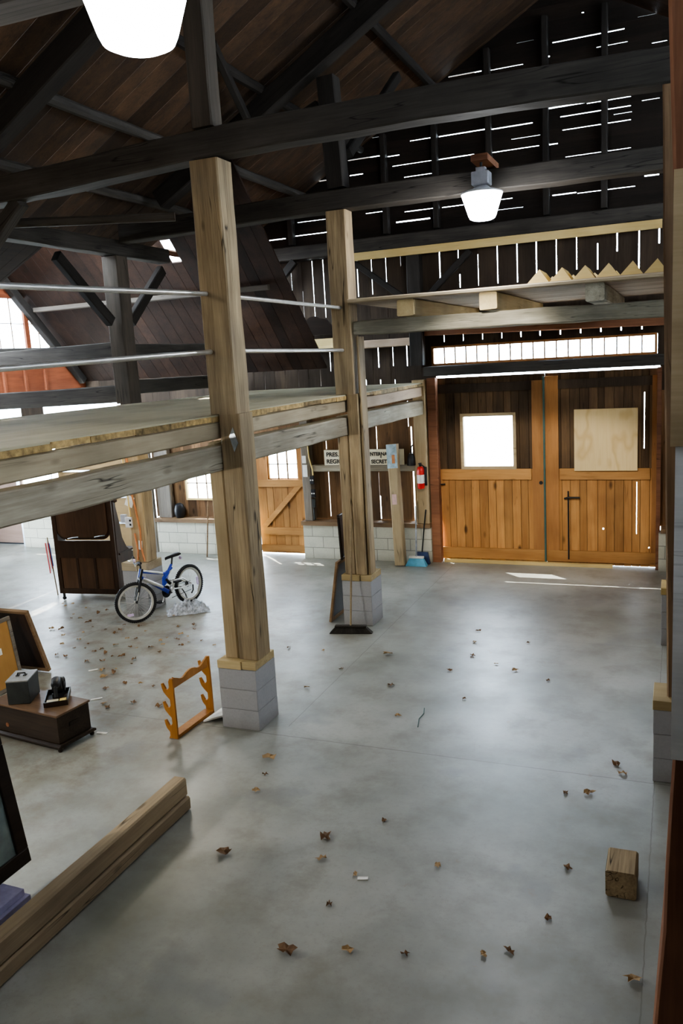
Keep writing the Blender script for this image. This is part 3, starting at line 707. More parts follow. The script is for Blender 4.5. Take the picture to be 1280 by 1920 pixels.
# block piers
def pier(x0, y0, label, w=.4, plate='fresh_wood', ph=.08, z=.6):
    t = thing('block_pier', label, 'pier', (x0+w/2, y0+w/2, 0), group='grey concrete block piers')
    a = w/2
    m = MB()
    for i in range(3):
        e = R_.uniform(-.003, .003); m.tint = R_.uniform(.92, 1.06)
        m.box((-a+e, -a-e, i*.2+.001), (a+e, a-e, i*.2+.199))
    m.tint = .75; m.box((-a+.006, -a+.006, .002), (a-.006, a-.006, z-.002))
    m.build('blocks', 'grey_block', t, bevel=.004)
    MB().box((-a-.004, -a-.004, z+.001), (.05, a, z+ph-.002)).build('plate', plate, t, bevel=.004)
    MB().box((.053, -a+.01, z+.001), (a+.002, a-.004, z+ph-.002)).build('plate', plate, t, bevel=.004)
    return t
pier(-4.04, 6.43, 'grey block pier under the near post beside the gun rack')
pier(-4.04, 9.60, 'grey block pier under the middle post behind the push broom')
pier(-.155, 6.45, 'grey block pier at the right picture edge, the nearer one', w=.38)
pier(-.16, 9.66, 'grey block pier at the right picture edge, the farther one', w=.38, plate='yellow_lumber')
pier(-7.47, 9.55, 'grey block pier behind the bicycle', w=.41, plate='loft_lumber', ph=.12)
pier(-7.46, 6.42, 'grey block pier at the left edge behind the leaning panels', w=.38)

# ------------------------------------------------------------------ loft
struct(MB().box((-7.05, 3.3, 2.945), (-3.86, 13.1, 2.995)).build('floor_loft', 'deck_wood'))
e = MB(); y = 3.3
while y < 13.05:
    L = min(R_.uniform(.15, .6), 13.1-y); e.tint = R_.uniform(.35, 1.2)
    zt = 2.99-R_.uniform(0, .012); e.box((-3.859, y, 2.93+R_.uniform(0, .015)), (-3.845+R_.uniform(-.006, .006), y+L, zt)); y += L
struct(e.build('trim_3', 'deck_edge'))
LG = 'edge beams of the loft'
segs = [(3.3, 6.615, 'left of the near post'), (6.625, 9.735, 'between the near post and the middle post'), (9.745, 13.02, 'between the middle post and the barn doors')]
for y0, y1, w in segs:
    far = y0 > 9
    timber('loft_rim_board', (-3.90, y0, 2.85), (-3.90, y1, 2.855), .07, .155, 'pink_lumber' if far else 'loft_lumber', f'sawn rim board under the loft floor edge, {w}', 'beam', LG, jit=.003)
    timber('loft_beam', (-3.95, y0, 2.62), (-3.95, y1, 2.60), .20, .225, 'grey_beam', f'hewn grey loft beam below the rim board, {w}', 'beam', LG, jit=.013)
# pipes
RG = 'grey steel railing pipes of the loft'
def pipe(p, q, label):
    p, q = Vector(p), Vector(q)
    o = MB().tube([Vector((0, 0, 0)), q-p], .021, 12).build('railing_pipe', 'steel_pipe', smooth=True); o.location = p
    tag(o, label, 'pipe', RG)
pipe((-3.85, 3.1, 3.95), (-3.85, 6.47, 4.055), 'grey steel rail left of the near post, upper of the two')
pipe((-3.85, 3.1, 3.455), (-3.85, 6.47, 3.555), 'grey steel rail left of the near post, lower of the two')
pipe((-3.85, 6.78, 4.055), (-3.85, 9.60, 4.05), 'grey steel rail between the near and middle posts, upper of the two')
pipe((-3.85, 6.78, 3.56), (-3.85, 9.60, 3.54), 'grey steel rail between the near and middle posts, lower of the two')

# ------------------------------------------------------------------ hay deck over the door bay
timber('hay_deck_beam', (-3.70, Y2, 3.80), (-.14, Y2, 3.765), .22, .17, 'hay_beam', 'rough barky grey beam below the storage deck', 'beam', 'storage deck timbers', jit=.02)
for i, (x, mat, lab) in enumerate(((-3.0, 'fresh_wood', 'left'), (-2.02, 'fresh_wood', 'middle'), (-.86, 'hay_beam', 'right'))):
    timber('deck_joist', (x, 9.53, 3.985), (x, 13.0, 4.0), .20, .19, mat, f'squared joist of the storage deck, {lab} of the three ends', 'joist', 'storage deck timbers', jit=.006)
hd = MB()
x = -3.72; y = 9.55
while y < 12.9:
    w = R_.uniform(.18, .28); hd.tint = R_.uniform(.75, 1.2); hd.box((-3.72, y, 4.092), (-.12, min(y+w-.006, 12.95), 4.135)); y += w
struct(hd.build('floor_storage_deck', 'hay_deck'))
timber('deck_nosing', (-3.72, 9.53, 4.115), (-.12, 9.53, 4.10), .03, .05, 'loft_lumber', 'pale front edge board of the storage deck', 'board', 'storage deck timbers', jit=.002)
for r, (y0, y1, dx, s, lab) in enumerate(((9.62, 10.15, 0, 1., 'front'), (10.5, 11.0, .02, .9, 'rear'))):
    for i in range(6):
        x = -1.47+.245*i+dx; wd = .114*s; h = .125*s
        if x+wd > -.12: continue
        tag(MB().prism([(x-wd*1.1, 4.138), (x+wd, 4.138), (x+.01, 4.138+h*1.15)], 'y', y0, y1).build('wedge_block', 'yellow_lumber', loc=(x, y0, 4.138)),
            f'yellow triangular timber wedge on the storage deck, {lab} row, number {["one","two","three","four","five","six"][i]} from the left', 'wedge', 'triangular wedges on the storage deck')

# ------------------------------------------------------------------ lamps
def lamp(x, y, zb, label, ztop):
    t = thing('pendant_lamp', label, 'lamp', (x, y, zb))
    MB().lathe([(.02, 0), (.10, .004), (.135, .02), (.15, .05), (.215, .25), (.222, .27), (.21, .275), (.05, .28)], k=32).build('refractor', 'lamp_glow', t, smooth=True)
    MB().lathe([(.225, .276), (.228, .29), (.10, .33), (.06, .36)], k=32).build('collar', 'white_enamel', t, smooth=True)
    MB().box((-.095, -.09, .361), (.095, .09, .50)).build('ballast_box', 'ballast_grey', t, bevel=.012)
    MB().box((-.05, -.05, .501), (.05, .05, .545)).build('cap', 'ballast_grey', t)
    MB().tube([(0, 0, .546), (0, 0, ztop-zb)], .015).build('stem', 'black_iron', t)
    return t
lamp(-2.02, 9.35, 4.83, 'glowing white bay lamp hanging in front of the middle tie beam', 5.43)
tag(MB().box((-2.11, 9.25, 5.432), (-1.93, 9.86, 5.50)).build('lamp_mount', 'red_post', loc=(-2.02, 9.6, 5.432)), 'reddish wood block on the tie beam holding the far lamp', 'block')
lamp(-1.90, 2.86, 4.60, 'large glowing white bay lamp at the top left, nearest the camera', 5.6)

def light(name, typ, loc, power, col=(1, 1, 1), size=.2, **k):
    l = bpy.data.lights.new(name, typ); l.energy = power; l.color = col
    if typ == 'POINT': l.shadow_soft_size = size
    if typ == 'SPOT': l.shadow_soft_size = size; l.spot_size = k.get('angle', 2.4); l.spot_blend = .5
    if typ == 'AREA': l.size = size; l.size_y = k.get('size_y', size); l.shape = 'RECTANGLE'
    o = bpy.data.objects.new(name, l); C.objects.link(o); o.location = loc
    if 'target' in k: o.rotation_euler = (Vector(k['target'])-Vector(loc)).to_track_quat('-Z', 'Y').to_euler()
    return o
LK = 1.0
light('lamp_light', 'POINT', (-2.02, 9.35, 4.78), 150*LK, (.95, .97, 1), .14)
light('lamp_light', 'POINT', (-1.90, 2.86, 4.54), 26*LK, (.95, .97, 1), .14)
light('unseen_aisle_light', 'POINT', (-6.1, 2.9, 2.2), 210*LK, (1, .95, .86), .09)
light('unseen_aisle_light', 'POINT', (-6.0, 8.3, 2.45), 55*LK, (1, .92, .80), .2)  # warm fill added under the loft, no fixture there
light('unseen_aisle_light', 'POINT', (-11.8, 7.0, 2.9), 160*LK, (.9, .95, 1), .3)  # cool fill added in the left wing, no lamp built for it
light('loft_fill', 'POINT', (-4.9, 3.9, 4.5), 42*LK, (1, .87, .70), .3)  # added warm fill over the loft deck, without a fixture
light('side_fill', 'POINT', (2.0, 10.5, 2.8), 60*LK, (1, .94, .85), .3)  # fill added beyond the right hand posts, no lamp stands there
light('door_fill', 'SPOT', (-1.9, 6.38, 4.95), 1150*LK, (1, .94, .84), .2, angle=math.radians(31), target=(-2.1, 13.2, 1.0))  # unseen spot added to brighten the lower barn doors
light('side_fill', 'POINT', (1.8, 1.0, 3.9), 10*LK, (1, .92, .82), .4)  # faint fill added to the right of the camera

# ------------------------------------------------------------------ far wall things
# lettered sign
sg = MB().box((-5.66, 12.985, 1.662), (-4.22, 13.005, 1.925)).build('lettered_sign', 'sign_cream', loc=(-4.94, 13.0, 1.662), bevel=.003)
tag(sg, 'long cream sign with dark hand painted capital letters on the far wall ledge', 'sign')
def text(body, x, z, size, parent, mat, y=12.982, rx=PI/2, name='lettering', sx=1.):
    cu = bpy.data.curves.new(name, 'FONT'); cu.body = body; cu.size = size; cu.extrude = .001; cu.offset = .0035
    tmp = bpy.data.objects.new(name, cu); C.objects.link(tmp)
    bpy.context.view_layer.update()
    me = bpy.data.meshes.new_from_object(tmp.evaluated_get(bpy.context.evaluated_depsgraph_get()))
    bpy.data.objects.remove(tmp)
    for v in me.vertices: v.co.x *= sx
    a = me.attributes.new('tint', 'FLOAT', 'FACE'); a.data.foreach_set('value', [1.]*len(me.polygons))
    me.materials.clear(); me.materials.append(MATS[mat])
    o = bpy.data.objects.new(name, me); C.objects.link(o)
    o.parent = parent; o.rotation_euler = (rx, 0, 0); o.location = Vector((x, y, z))-parent.location
    return o
text('PRES.', -5.62, 1.815, .098, sg, 'sign_ink', sx=1.05)
text('REGIO', -5.62, 1.695, .098, sg, 'sign_ink', sx=1.05)
text('INTERNA', -4.835, 1.82, .082, sg, 'sign_ink', sx=.95)
text('+', -4.64, 1.775, .06, sg, 'sign_ink')
text('SECRET', -4.80, 1.69, .088, sg, 'sign_ink', sx=.95)
# leaning beam with blue paper
lb = timber('leaning_timber', (-4.27, 12.72, .012), (-4.38, 12.90, 2.02), .17, .15, 'end_post', 'pale squared timber leaning upright against the block wall under the sign', 'timber', up=(0, 1, 0), jit=.006)
def stick(parent, name, x0, z0, w, h, mat, side=-1):
    m = MB().box((x0, -w/2, .081), (x0+h, w/2, .084)).build(name, mat)
    m.parent = parent; return m
q = MB().box((1.62, -.088, -.082), (2.014, .088, -.0775)).build('blue_label', 'blue_paper'); q.parent = lb
q['label'] = 'torn pale blue printed paper near the top'
q2 = MB().box((1.70, -.0, -.087), (1.84, .05, -.0825)).build('orange_label', 'orange_paint'); q2.parent = lb
q3 = MB().box((1.02, -.045, -.084), (1.19, .035, -.0785)).build('pink_label', 'pink_paper'); q3.parent = lb
# black bucket lamp
t = thing('black_lamp', 'small black shaded work lamp hanging on the wall beside the fire extinguisher', 'lamp', (-4.09, 12.97, 1.655))
MB().lathe([(.035, .20), (.06, .14), (.075, .02), (.075, 0), (.06, .0), (.055, .12)], k=16).build('shade', 'black_plastic', t, smooth=True)
MB().tube([(0, 0, .19), (0, .02, .30), (0, .1, .32)], .012).build('hanger', 'black_iron', t)
# fire extinguisher
t = thing('fire_extinguisher', 'red fire extinguisher with white label hanging on the pale wall post', 'fire extinguisher', (-3.915, 12.885, 1.27))
MB().lathe([(.03, 0), (.055, .012), (.06, .05), (.06, .31), (.05, .355), (.025, .375)], k=20).build('cylinder', 'fire_red', t, smooth=True)
MB().lathe([(.0615, .10), (.0615, .24)], k=20, caps=False).build('label_band', 'paper', t, smooth=True)
MB().lathe([(.018, .376), (.022, .39), (.022, .42)], k=12).build('valve', 'black_iron', t)
MB().box((-.015, -.07, .421), (.015, .03, .433)).build('lever', 'black_iron', t)
MB().tube([(.025, 0, .40), (.075, -.01, .37), (.085, -.01, .25), (.075, -.01, .12)], .010).build('hose', 'rubber', t)
MB().box((-.07, .062, .05), (.09, .072, .36)).build('wall_mount', 'grey_metal_box', t)
# switches and papers on wall post
def outlet(x, y, z, label, w=.075, h=.14, mat='black_plastic', dots=True, gr=None):
    t = thing('outlet_box', label, 'outlet', (x, y, z), group=gr)
    MB().box((-w/2, -.035, 0), (w/2, 0, h)).build('box', mat, t, bevel=.005)
    if dots:
        for s in (-1, 1): MB().lathe([(.013, 0), (.013, .004)], (s*.02, -.0395, h*.5), 10, 'y').build('socket', 'paper', t)
    return t
outlet(-5.915, 12.998, 1.335, 'black outlet box on the grey wall post, upper of the two with white sockets')
outlet(-5.905, 12.998, 1.10, 'black outlet box on the grey wall post, middle box with white sockets')
outlet(-5.905, 12.998, .92, 'slim grey switch box below the two black outlet boxes', w=.06, h=.15, mat='grey_metal_box', dots=False)
t = thing('conduit', 'dark conduit running down the grey wall post below the outlet boxes', 'conduit', (-5.915, 12.985, .70)); MB().tube([(0, 0, 0), (0, 0, .21)], .014).build('pipe', 'grey_metal_box', t)
tag(MB().box((-6.085, 12.985, 1.70), (-6.01, 13.003, 1.83)).build('paper_note', 'paper', loc=(-6.05, 12.99, 1.7)), 'white paper note on the grey wall post beside the small door, upper', 'note')
tag(MB().box((-6.085, 12.985, 1.46), (-6.0, 13.003, 1.67)).build('paper_note', 'paper', loc=(-6.05, 12.99, 1.46)), 'white paper note on the grey wall post beside the small door, lower and larger', 'note')
tag(MB().tube([(-5.97, 12.985, 2.2), (-5.95, 12.985, 1.8), (-5.90, 12.985, 1.6), (-5.89, 12.975, 1.49)], .013).build('yellow_wire', 'yellow_cable', loc=(-5.93, 12.985, 1.5)), 'pale yellow cable hanging down to the outlet boxes on the wall post', 'cable')
# blue broom, dustpan, dark stick
t = thing('push_broom', 'light blue broom with grey handle standing in the corner beside the barn door post', 'broom', (-4.0, 12.74, 0))
MB().hexa([(-.18, -.06, .004), (.18, -.06, .004), (.18, .05, .004), (-.18, .05, .004)], [(-.12, -.02, .13), (.12, -.02, .13), (.12, .03, .13), (-.12, .03, .13)]).build('bristles', 'broom_blue', t)
MB().box((-.125, -.028, .131), (.125, .035, .165)).build('head', 'paper', t, bevel=.006)
MB().tube([(0, 0, .166), (-.03, .18, .98)], .014).build('handle', 'galvanised', t)
t = thing('dustpan', 'dark blue dustpan with long dark handle standing behind the blue broom', 'dustpan', (-3.95, 12.88, 0))
MB().hexa([(-.14, -.03, .003), (.14, -.03, .003), (.14, .04, .003), (-.14, .04, .003)], [(-.10, .01, .20), (.10, .01, .20), (.10, .05, .20), (-.10, .05, .20)]).build('pan', 'dustpan_blue', t)
MB().tube([(.0, .03, .201), (.04, .055, .59), (.09, .04, .92)], .012).build('handle', 'grey_metal_box', t)
# rod leaning at left
p = at(388, 1040, y=12.75); q = Vector((-8.02, 12.92, 1.02))
tag(MB().tube([Vector((0, 0, .006)), q-Vector((p.x, 12.75, 0))], .013).build('iron_rod', 'sill_wood', loc=(p.x, 12.75, 0)), 'thin brown rod leaning under the small window against the block wall', 'rod')
bm_ = bpy.data.objects['iron_rod']; bm_.location = (p.x, 12.75, 0)
for v in bm_.data.vertices: v.co += Vector((p.x, 12.75, 0))
# dark bag on sill
tag(MB().lathe([(.07, 0), (.10, .05), (.11, .15), (.08, .25), (.03, .28)], (-8.74, 13.06, .675), 12).build('dark_bundle', 'black_plastic', loc=(-8.72, 13.04, .675), smooth=True), 'dark bundle on the sill left below the small window', 'bundle')
# dark panel behind outlet post
tag(MB().box((-9.62, 12.96, .003), (-9.44, 13.0, 1.75)).build('brown_panel', 'red_post', loc=(-9.5, 12.98, .003)), 'dark reddish panel upright behind the orange painted post', 'panel')

# ------------------------------------------------------------------ middle post things
t = thing('push_broom', 'dark bristled push broom with wooden handle leaning on the middle post', 'broom', (-3.83, 9.30, 0), rz=.2)
b = MB()
for i in range(14):
    x = -.24+.48*i/13; b.tint = R_.uniform(.6, 1.3)
    b.hexa([(x-.022+x*.06, -.045, .003), (x+.022+x*.06, -.045, .003), (x+.022+x*.06, .045, .003), (x-.022+x*.06, .045, .003)], [(x*.8-.016, -.03, .075), (x*.8+.016, -.03, .075), (x*.8+.016, .03, .075), (x*.8-.016, .03, .075)])
b.build('bristles', 'bristle', t)
MB().box((-.205, -.034, .076), (.205, .034, .105)).build('head', 'bristle', t, bevel=.01)
MB().tube([(0, .0, .1), (.015, .17, .80), (.02, .30, 1.42)], .0125).build('handle', 'broom_stick', t)
# panels at the middle post
def framed(name, label, cat, w, h, fw, fd, fmat, pmat, M, back=None, group=None):
    """flat frame in local XZ plane, front toward -Y, bottom at z=0, centred in x"""
    t = bpy.data.objects.new(name, None); C.objects.link(t); t.matrix_world = M; tag(t, label, cat, group)
    m = MB()
    for lo, hi in (((-w/2, 0, 0), (w/2, fd, fw)), ((-w/2, 0, h-fw), (w/2, fd, h)), ((-w/2, 0, fw), (-w/2+fw, fd, h-fw)), ((w/2-fw, 0, fw), (w/2, fd, h-fw))): m.box(lo, hi)
    m.build('frame', fmat, t, bevel=.006)
    MB().box((-w/2+fw, fd*.4, fw), (w/2-fw, fd*.7, h-fw)).build('panel', pmat, t)
    return t
def lean_matrix(origin, along, lean, ang):
    """origin: bottom centre; along: horizontal width direction; lean: horizontal direction the top leans toward"""
    A = Vector(along).normalized(); Ld = Vector(lean).normalized()
    Z = (Vector((0, 0, 1))*math.cos(ang)+Ld*math.sin(ang)); Y = Z.cross(A)
    return Matrix(((A.x, Y.x, Z.x, origin[0]), (A.y, Y.y, Z.y, origin[1]), (A.z, Y.z, Z.z, origin[2]), (0, 0, 0, 1)))
framed('framed_panel', 'dark framed panel leaning on the left side of the middle block pier', 'panel', .62, .84, .05, .035, 'sill_wood', 'dark_canvas', lean_matrix((-4.24, 9.94, .004), (0, 1, 0), (1, 0, 0), .17))
framed('framed_panel', 'dark framed panel hung high on the left side of the middle post', 'panel', .42, .60, .03, .03, 'black_frame', 'dark_canvas', lean_matrix((-4.035, 9.86, .86), (0, 1, 0), (-1, 0, 0), .03))

# ------------------------------------------------------------------ post behind the bike: paint, boxes, papers
outlet(-7.285, 9.595, 1.24, 'grey outlet box with dark sockets on the orange painted post', w=.11, h=.15, mat='white_enamel', dots=False)
for dz in (.03, .09): MB().box((.02, -.039, dz), (.05, -.0355, dz+.03)).build('socket', 'black_plastic', bpy.data.objects['outlet_box.003'])
outlet(-7.40, 9.64, 1.30, 'small grey junction box on the left edge of the orange painted post', w=.10, h=.12, mat='ballast_grey', dots=False)
for i, (x, z, w, h, r, lab) in enumerate(((-7.19, 1.87, .07, .07, 0, 'small white note high on the orange painted post'), (-7.25, 1.62, .13, .16, .4, 'crumpled white paper pinned at the middle of the orange painted post'), (-7.14, .98, .06, .13, .1, 'narrow white tag low on the orange painted post'))):
    o = MB().box((-w/2, -.004, -h/2), (w/2, 0, h/2)).build('paper_note', 'paper'); o.location = (x, 9.595, z); o.rotation_euler = (0, r, 0); tag(o, lab, 'note')
tag(MB().tube([(-7.30, 9.59, 2.4), (-7.27, 9.59, 1.7), (-7.26, 9.585, 1.4)], .012).build('yellow_wire', 'yellow_cable', loc=(-7.28, 9.59, 1.4)), 'yellow cable running down the orange painted post', 'cable')
for j, (pts, lab) in enumerate((([(-7.24, 2.35), (-7.20, 2.0), (-7.21, 1.8), (-7.16, 1.5), (-7.12, 1.2), (-7.13, .95), (-7.09, .74)], 'long orange cord down the front of the outlet post'), ([(-7.22, 1.15), (-7.20, 1.0), (-7.19, .9), (-7.21, .76)], 'short orange cord low on the outlet post'))):
    tag(MB().tube([(x, 9.592, z) for x, z in pts], .014).build('orange_cord', 'orange_paint', loc=(-7.18, 9.592, pts[-1][1])), lab, 'cord')
op = MB().box((.95, -.127, -.132), (2.2, .03, -.1255)).build('orange_paint_patch', 'orange_paint')
bpy.data.objects.remove(op)

# ------------------------------------------------------------------ tall dark cabinet seen from behind
t = thing('hall_cabinet', 'tall dark wooden wash cabinet on casters seen from behind, left of the bicycle', 'cabinet', (-8.37, 9.86, 0), rz=.13)
W2 = .52
m = MB()
m.box((-W2, 0, .11), (-W2+.07, .035, 1.78)); m.box((W2-.07, 0, .11), (W2, .035, 1.78))
m.box((-W2+.07, 0, .11), (W2-.07, .03, .19)); m.box((-W2+.07, 0, .68), (W2-.07, .03, .95)); m.box((-W2+.07, 0, 1.72), (W2-.07, .03, 1.78))
m.build('back_frame', 'walnut', t)
for i in range(3):
    x = -W2+.07+.30*i; MB().box((x+.012, .008, .192), (x+.288, .022, .678)).build('back_panel', 'walnut_panel', t)
for i in (1, 2): x = -W2+.07+.30*i-.004; MB().box((x-.02, 0, .191), (x+.02, .03, .679)).build('mullion', 'walnut', t)
r = .14; pl = [(-W2+.09, 1.71), (-W2+.09, 1.0+r)]+[(-W2+.09+r-r*math.cos(a*PI/12), 1.0+r-r*math.sin(a*PI/12)) for a in range(1, 7)]+[(W2-.09-r+r*math.sin(a*PI/12), 1.0+r-r*math.cos(a*PI/12)) for a in range(0, 7)]+[(W2-.09, 1.71)]
MB().prism(pl, 'y', -.012, .012).build('mirror_back', 'walnut_panel', t)
MB().prism([(x*1.06, z if z > 1.7 else 1.7-(1.7-z)*1.05) for x, z in pl], 'y', .013, .03).build('mirror_frame', 'walnut', t)
for dx, zz in ((-.16, .985), (.30, 1.01)): MB().tube([(dx-.10, -.014, zz), (dx, -.02, zz+.02), (dx+.08, -.014, zz+.025)], .008).build('metal_strip', 'galvanised', t)
# shaped right cheek and lower box
ck = [(0, .11), (.52, .11), (.52, .66), (.42, .70), (.30, .78), (.20, .95), (.16, 1.2), (.10, 1.45), (.09, 1.78), (.036, 1.78), (.036, .11)]
MB().prism([(y+.036, z) for y, z in ck[1:-1]]+[(.036, .11)], 'x', W2-.035, W2).build('side_cheek', 'red_post' if False else 'walnut', t)
MB().prism([(y+.036, z) for y, z in ck[1:-1]]+[(.036, .11)], 'x', -W2, -W2+.035).build('side_cheek', 'walnut', t)
MB().box((-W2+.036, .04, .12), (W2-.036, .53, .64)).build('cabinet_box', 'walnut', t)
MB().box((-W2-.02, .09, .705), (W2+.02, .58, .735)).build('seat_top', 'walnut', t)
MB().lathe([(.02, 0), (.03, .03), (.015, .06)], (W2+.02, .05, 1.55), 10, 'x').build('knob', 'walnut', t)
for x in (-W2+.05, W2-.05):
    for y in (.03, .48):
        c = MB().lathe([(.028, -.012), (.028, .012)], (x, y, .031), 12, 'y'); c.box((x-.012, y-.016, .03), (x+.012, y+.016, .109)); c.build('caster', 'black_iron', t)
# small striped flag
t = thing('striped_flag', 'small red white and blue striped flag hanging at the left side of the dark cabinet', 'flag', (-9.20, 10.0, 0))
MB().tube([(.08, 0, .006), (.0, .0, .95)], .009).build('stick', 'broom_stick', t)
fl = [('flag_red', -.04, -.01), ('flag_white', -.008, .012), ('flag_red', .014, .036), ('flag_blue', .038, .06)]
for k, (mt, a, b2) in enumerate(fl):
    z0 = .36+.04*k; MB().hexa([(a+.02, -.012, z0), (b2+.02, -.02, z0+.02), (b2+.02, -.016, z0+.02), (a+.02, -.008, z0)], [(a-.01, -.014, .86), (b2-.01, -.02, .86), (b2-.01, -.016, .86), (a-.01, -.010, .86)]).build('stripe', mt, t)

# ------------------------------------------------------------------ bicycle
fr, re = Vector((-6.93, 9.09, 0)), Vector((-6.72, 10.12, 0))
d = (fr-re).normalized(); ang = math.atan2(d.y, d.x); WB = (fr-re).length; wr = .285
bike = thing('bicycle', 'blue and silver mountain bicycle leaning at the block pier behind it', 'bicycle', tuple(re), rz=ang)
bike.rotation_euler = (math.radians(3), 0, ang)
def wheel(name, c, parent, steer=0., knob=False):
    e = bpy.data.objects.new(name, None); C.objects.link(e); e.parent = parent; e.location = c; e.rotation_euler = (0, 0, steer)
    tm = MB().torus((0, 0, 0), wr-.024, .024, 'y', 48, 10)
    for i in range(60):
        a = 2*PI*i/60; tm.tint = .8; p0 = Vector((math.cos(a), 0, math.sin(a)))*(wr-.002); T = Vector((-math.sin(a), 0, math.cos(a)))
        N = p0.normalized(); q = [p0+T*(.008*s1)+Vector((0, .017*s2, 0)) for s1, s2 in ((-1, -1), (1, -1), (1, 1), (-1, 1))]
        tm.hexa(q, [v+N*.005 for v in q])
    tm.build('tire', 'rubber', e, smooth=True)
    rm = MB(); k = 48
    rm.rings([[(math.cos(2*PI*i/k)*r, y, math.sin(2*PI*i/k)*r) for r, y in ((wr-.068, -.013), (wr-.038, -.017), (wr-.038, .017), (wr-.068, .013))] for i in range(k)], close=True)
    rm.build('rim', 'bike_silver', e, smooth=False)
    sp = MB()
    for i in range(28):
        a = 2*PI*i/28; h = .03*(1 if i % 2 else -1); b = a+(.35 if (i//2) % 2 else -.35)
        sp.tube([(math.cos(b)*.02, h, math.sin(b)*.02), (math.cos(a)*(wr-.06), 0, math.sin(a)*(wr-.06))], .0014, 4)
    sp.build('spokes', 'bike_silver', e)
    MB().lathe([(.012, -.05), (.012, -.036), (.024, -.034), (.024, -.028), (.014, -.026), (.014, .026), (.024, .028), (.024, .034), (.012, .036), (.012, .05)], k=14, axis='y').build('hub', 'chrome', e, smooth=True)
    return e
steer = math.radians(-32)
fw_ = wheel('front_wheel', (WB, 0, wr), bike, steer)
MB().box((.05, -.012, -.185), (.135, .0, -.150)).build('reflector', 'reflector', fw_)
rw_ = wheel('rear_wheel', (0, 0, wr), bike)
MB().box((-.20, -.012, -.06), (-.17, 0, .06)).build('reflector', 'reflector', rw_)
MB().lathe([(.05, -.034), (.05, -.031), (.035, -.030), (.035, -.026)], k=18, axis='y').build('sprocket', 'grey_metal_box', rw_)
HT, HB = Vector((WB-.17, 0, .72)), Vector((WB-.12, 0, .60)); BB = Vector((.42, 0, .27)); ST = Vector((.30, 0, .60))
f = MB(); f.tube([HT, HB], .024, 12); f.tube([HB+Vector((-.01, 0, .02)), BB], [.026, .03], 12); f.tube([HT+Vector((.0, 0, -.04)), Vector((.45, 0, .55)), ST], [.02, .02, .018], 10)
f.prism([(.50, .50), (.40, .58), (.36, .56), (.45, .40), (.52, .36)], 'y', -.012, .012)
f.tube([ST+Vector((0, 0, .05)), Vector((.45, 0, .50))], .018, 10)
f.build('frame', 'bike_blue', bike, smooth=True)
f = MB()
f.tube([HT+Vector((-.03, .006, -.035)), Vector((.50, .006, .565))], .018, 10); f.tube([HB+Vector((-.05, .008, -.02)), BB+Vector((.12, .008, .10))], .0275, 10)
f.tube([ST+Vector((.02, 0, -.02)), Vector((.45, 0, .46))], .014, 8)
o = f.build('frame_panels', 'bike_silver', bike, smooth=True); o['label'] = 'silver upper halves of the frame tubes'
f = MB()
for s in (-1, 1):
    f.tube([Vector((.36, s*.03, .30)), Vector((.18, s*.045, .27)), Vector((0, s*.052, wr))], .011, 8)
    f.tube([Vector((.33, s*.03, .42)), Vector((.16, s*.05, .41)), Vector((0, s*.054, wr+.01))], .011, 8)
    f.tube([Vector((.36, s*.03, .30)), Vector((.33, s*.03, .42))], .012, 8)
f.build('swing_arm', 'bike_silver', bike, smooth=True)
f = MB(); f.tube([(.37, 0, .38), (.45, 0, .47)], .022, 10)
for i in range(6): f.torus((.38+.012*i, 0, .39+.0135*i), .028, .005, 'y' if False else 'z', 14, 6)
f.build('rear_shock', 'black_iron', bike)
fk = bpy.data.objects.new('fork', None); C.objects.link(fk); fk.parent = bike; fk.location = (WB, 0, wr); fk.rotation_euler = (0, 0, steer)
m = MB(); m.tube([(-.10, 0, .30), (-.15, 0, .45)], .018, 10)
for s in (-1, 1): m.tube([(0, s*.062, 0), (-.05, s*.062, .16), (-.10, s*.062, .32)], [.016, .02, .02], 10)
m.tube([(-.10, -.075, .315), (-.10, .075, .315)], .022, 10); m.build('fork_legs', 'black_plastic', fk, smooth=True)
for s in (-1, 1): MB().tube([(-.005, s*.084, .04), (-.045, s*.084, .15)], .006, 6).build('fork_decal', 'paper', fk)
hb = bpy.data.objects.new('handlebar', None); C.objects.link(hb); hb.parent = bike; hb.location = HT; hb.rotation_euler = (0, 0, steer)
MB().tube([(0, 0, .0), (.0, 0, .06), (.07, 0, .085)], .017, 10).build('stem', 'black_plastic', hb, smooth=True)
MB().tube([(.04, -.27, .13), (.06, -.12, .12), (.07, -.05, .085), (.07, .05, .085), (.06, .12, .12), (.04, .27, .13)], .011, 10).build('bar', 'black_plastic', hb, smooth=True)
for s in (-1, 1):
    MB().tube([(.045, s*.18, .128), (.035, s*.285, .132)], .018, 10).build('grip', 'rubber', hb)
    MB().tube([(.06, s*.17, .11), (.10, s*.20, .10), (.11, s*.27, .10)], .007, 6).build('brake_lever', 'bike_silver', hb)
MB().lathe([(.02, .07), (.026, .085), (.024, .095)], (0, .09, .15), 12, 'x').build('front_reflector', 'reflector', hb)
MB().tube([ST+Vector((0, 0, .03)), ST+Vector((-.035, 0, .15))], .013, 10).build('seat_post', 'black_plastic', bike)
m = MB(); c0 = ST+Vector((-.04, 0, .155))
m.rings([[c0+Vector((x, w_*math.cos(a), .022*math.sin(a)+dz)) for a in [2*PI*j/12 for j in range(12)]] for x, w_, dz in ((-.13, .03, .02), (-.11, .075, .022), (-.05, .08, .015), (.03, .04, .01), (.10, .022, .006), (.14, .012, .0))])
m.build('saddle', 'black_plastic', bike, smooth=True)
MB().lathe([(.024, -.01), (.024, .004)], c0+Vector((-.15, 0, -.05)), 12, 'x').build('rear_light', 'reflector', bike)
cr = bpy.data.objects.new('crankset', None); C.objects.link(cr); cr.parent = bike; cr.location = BB
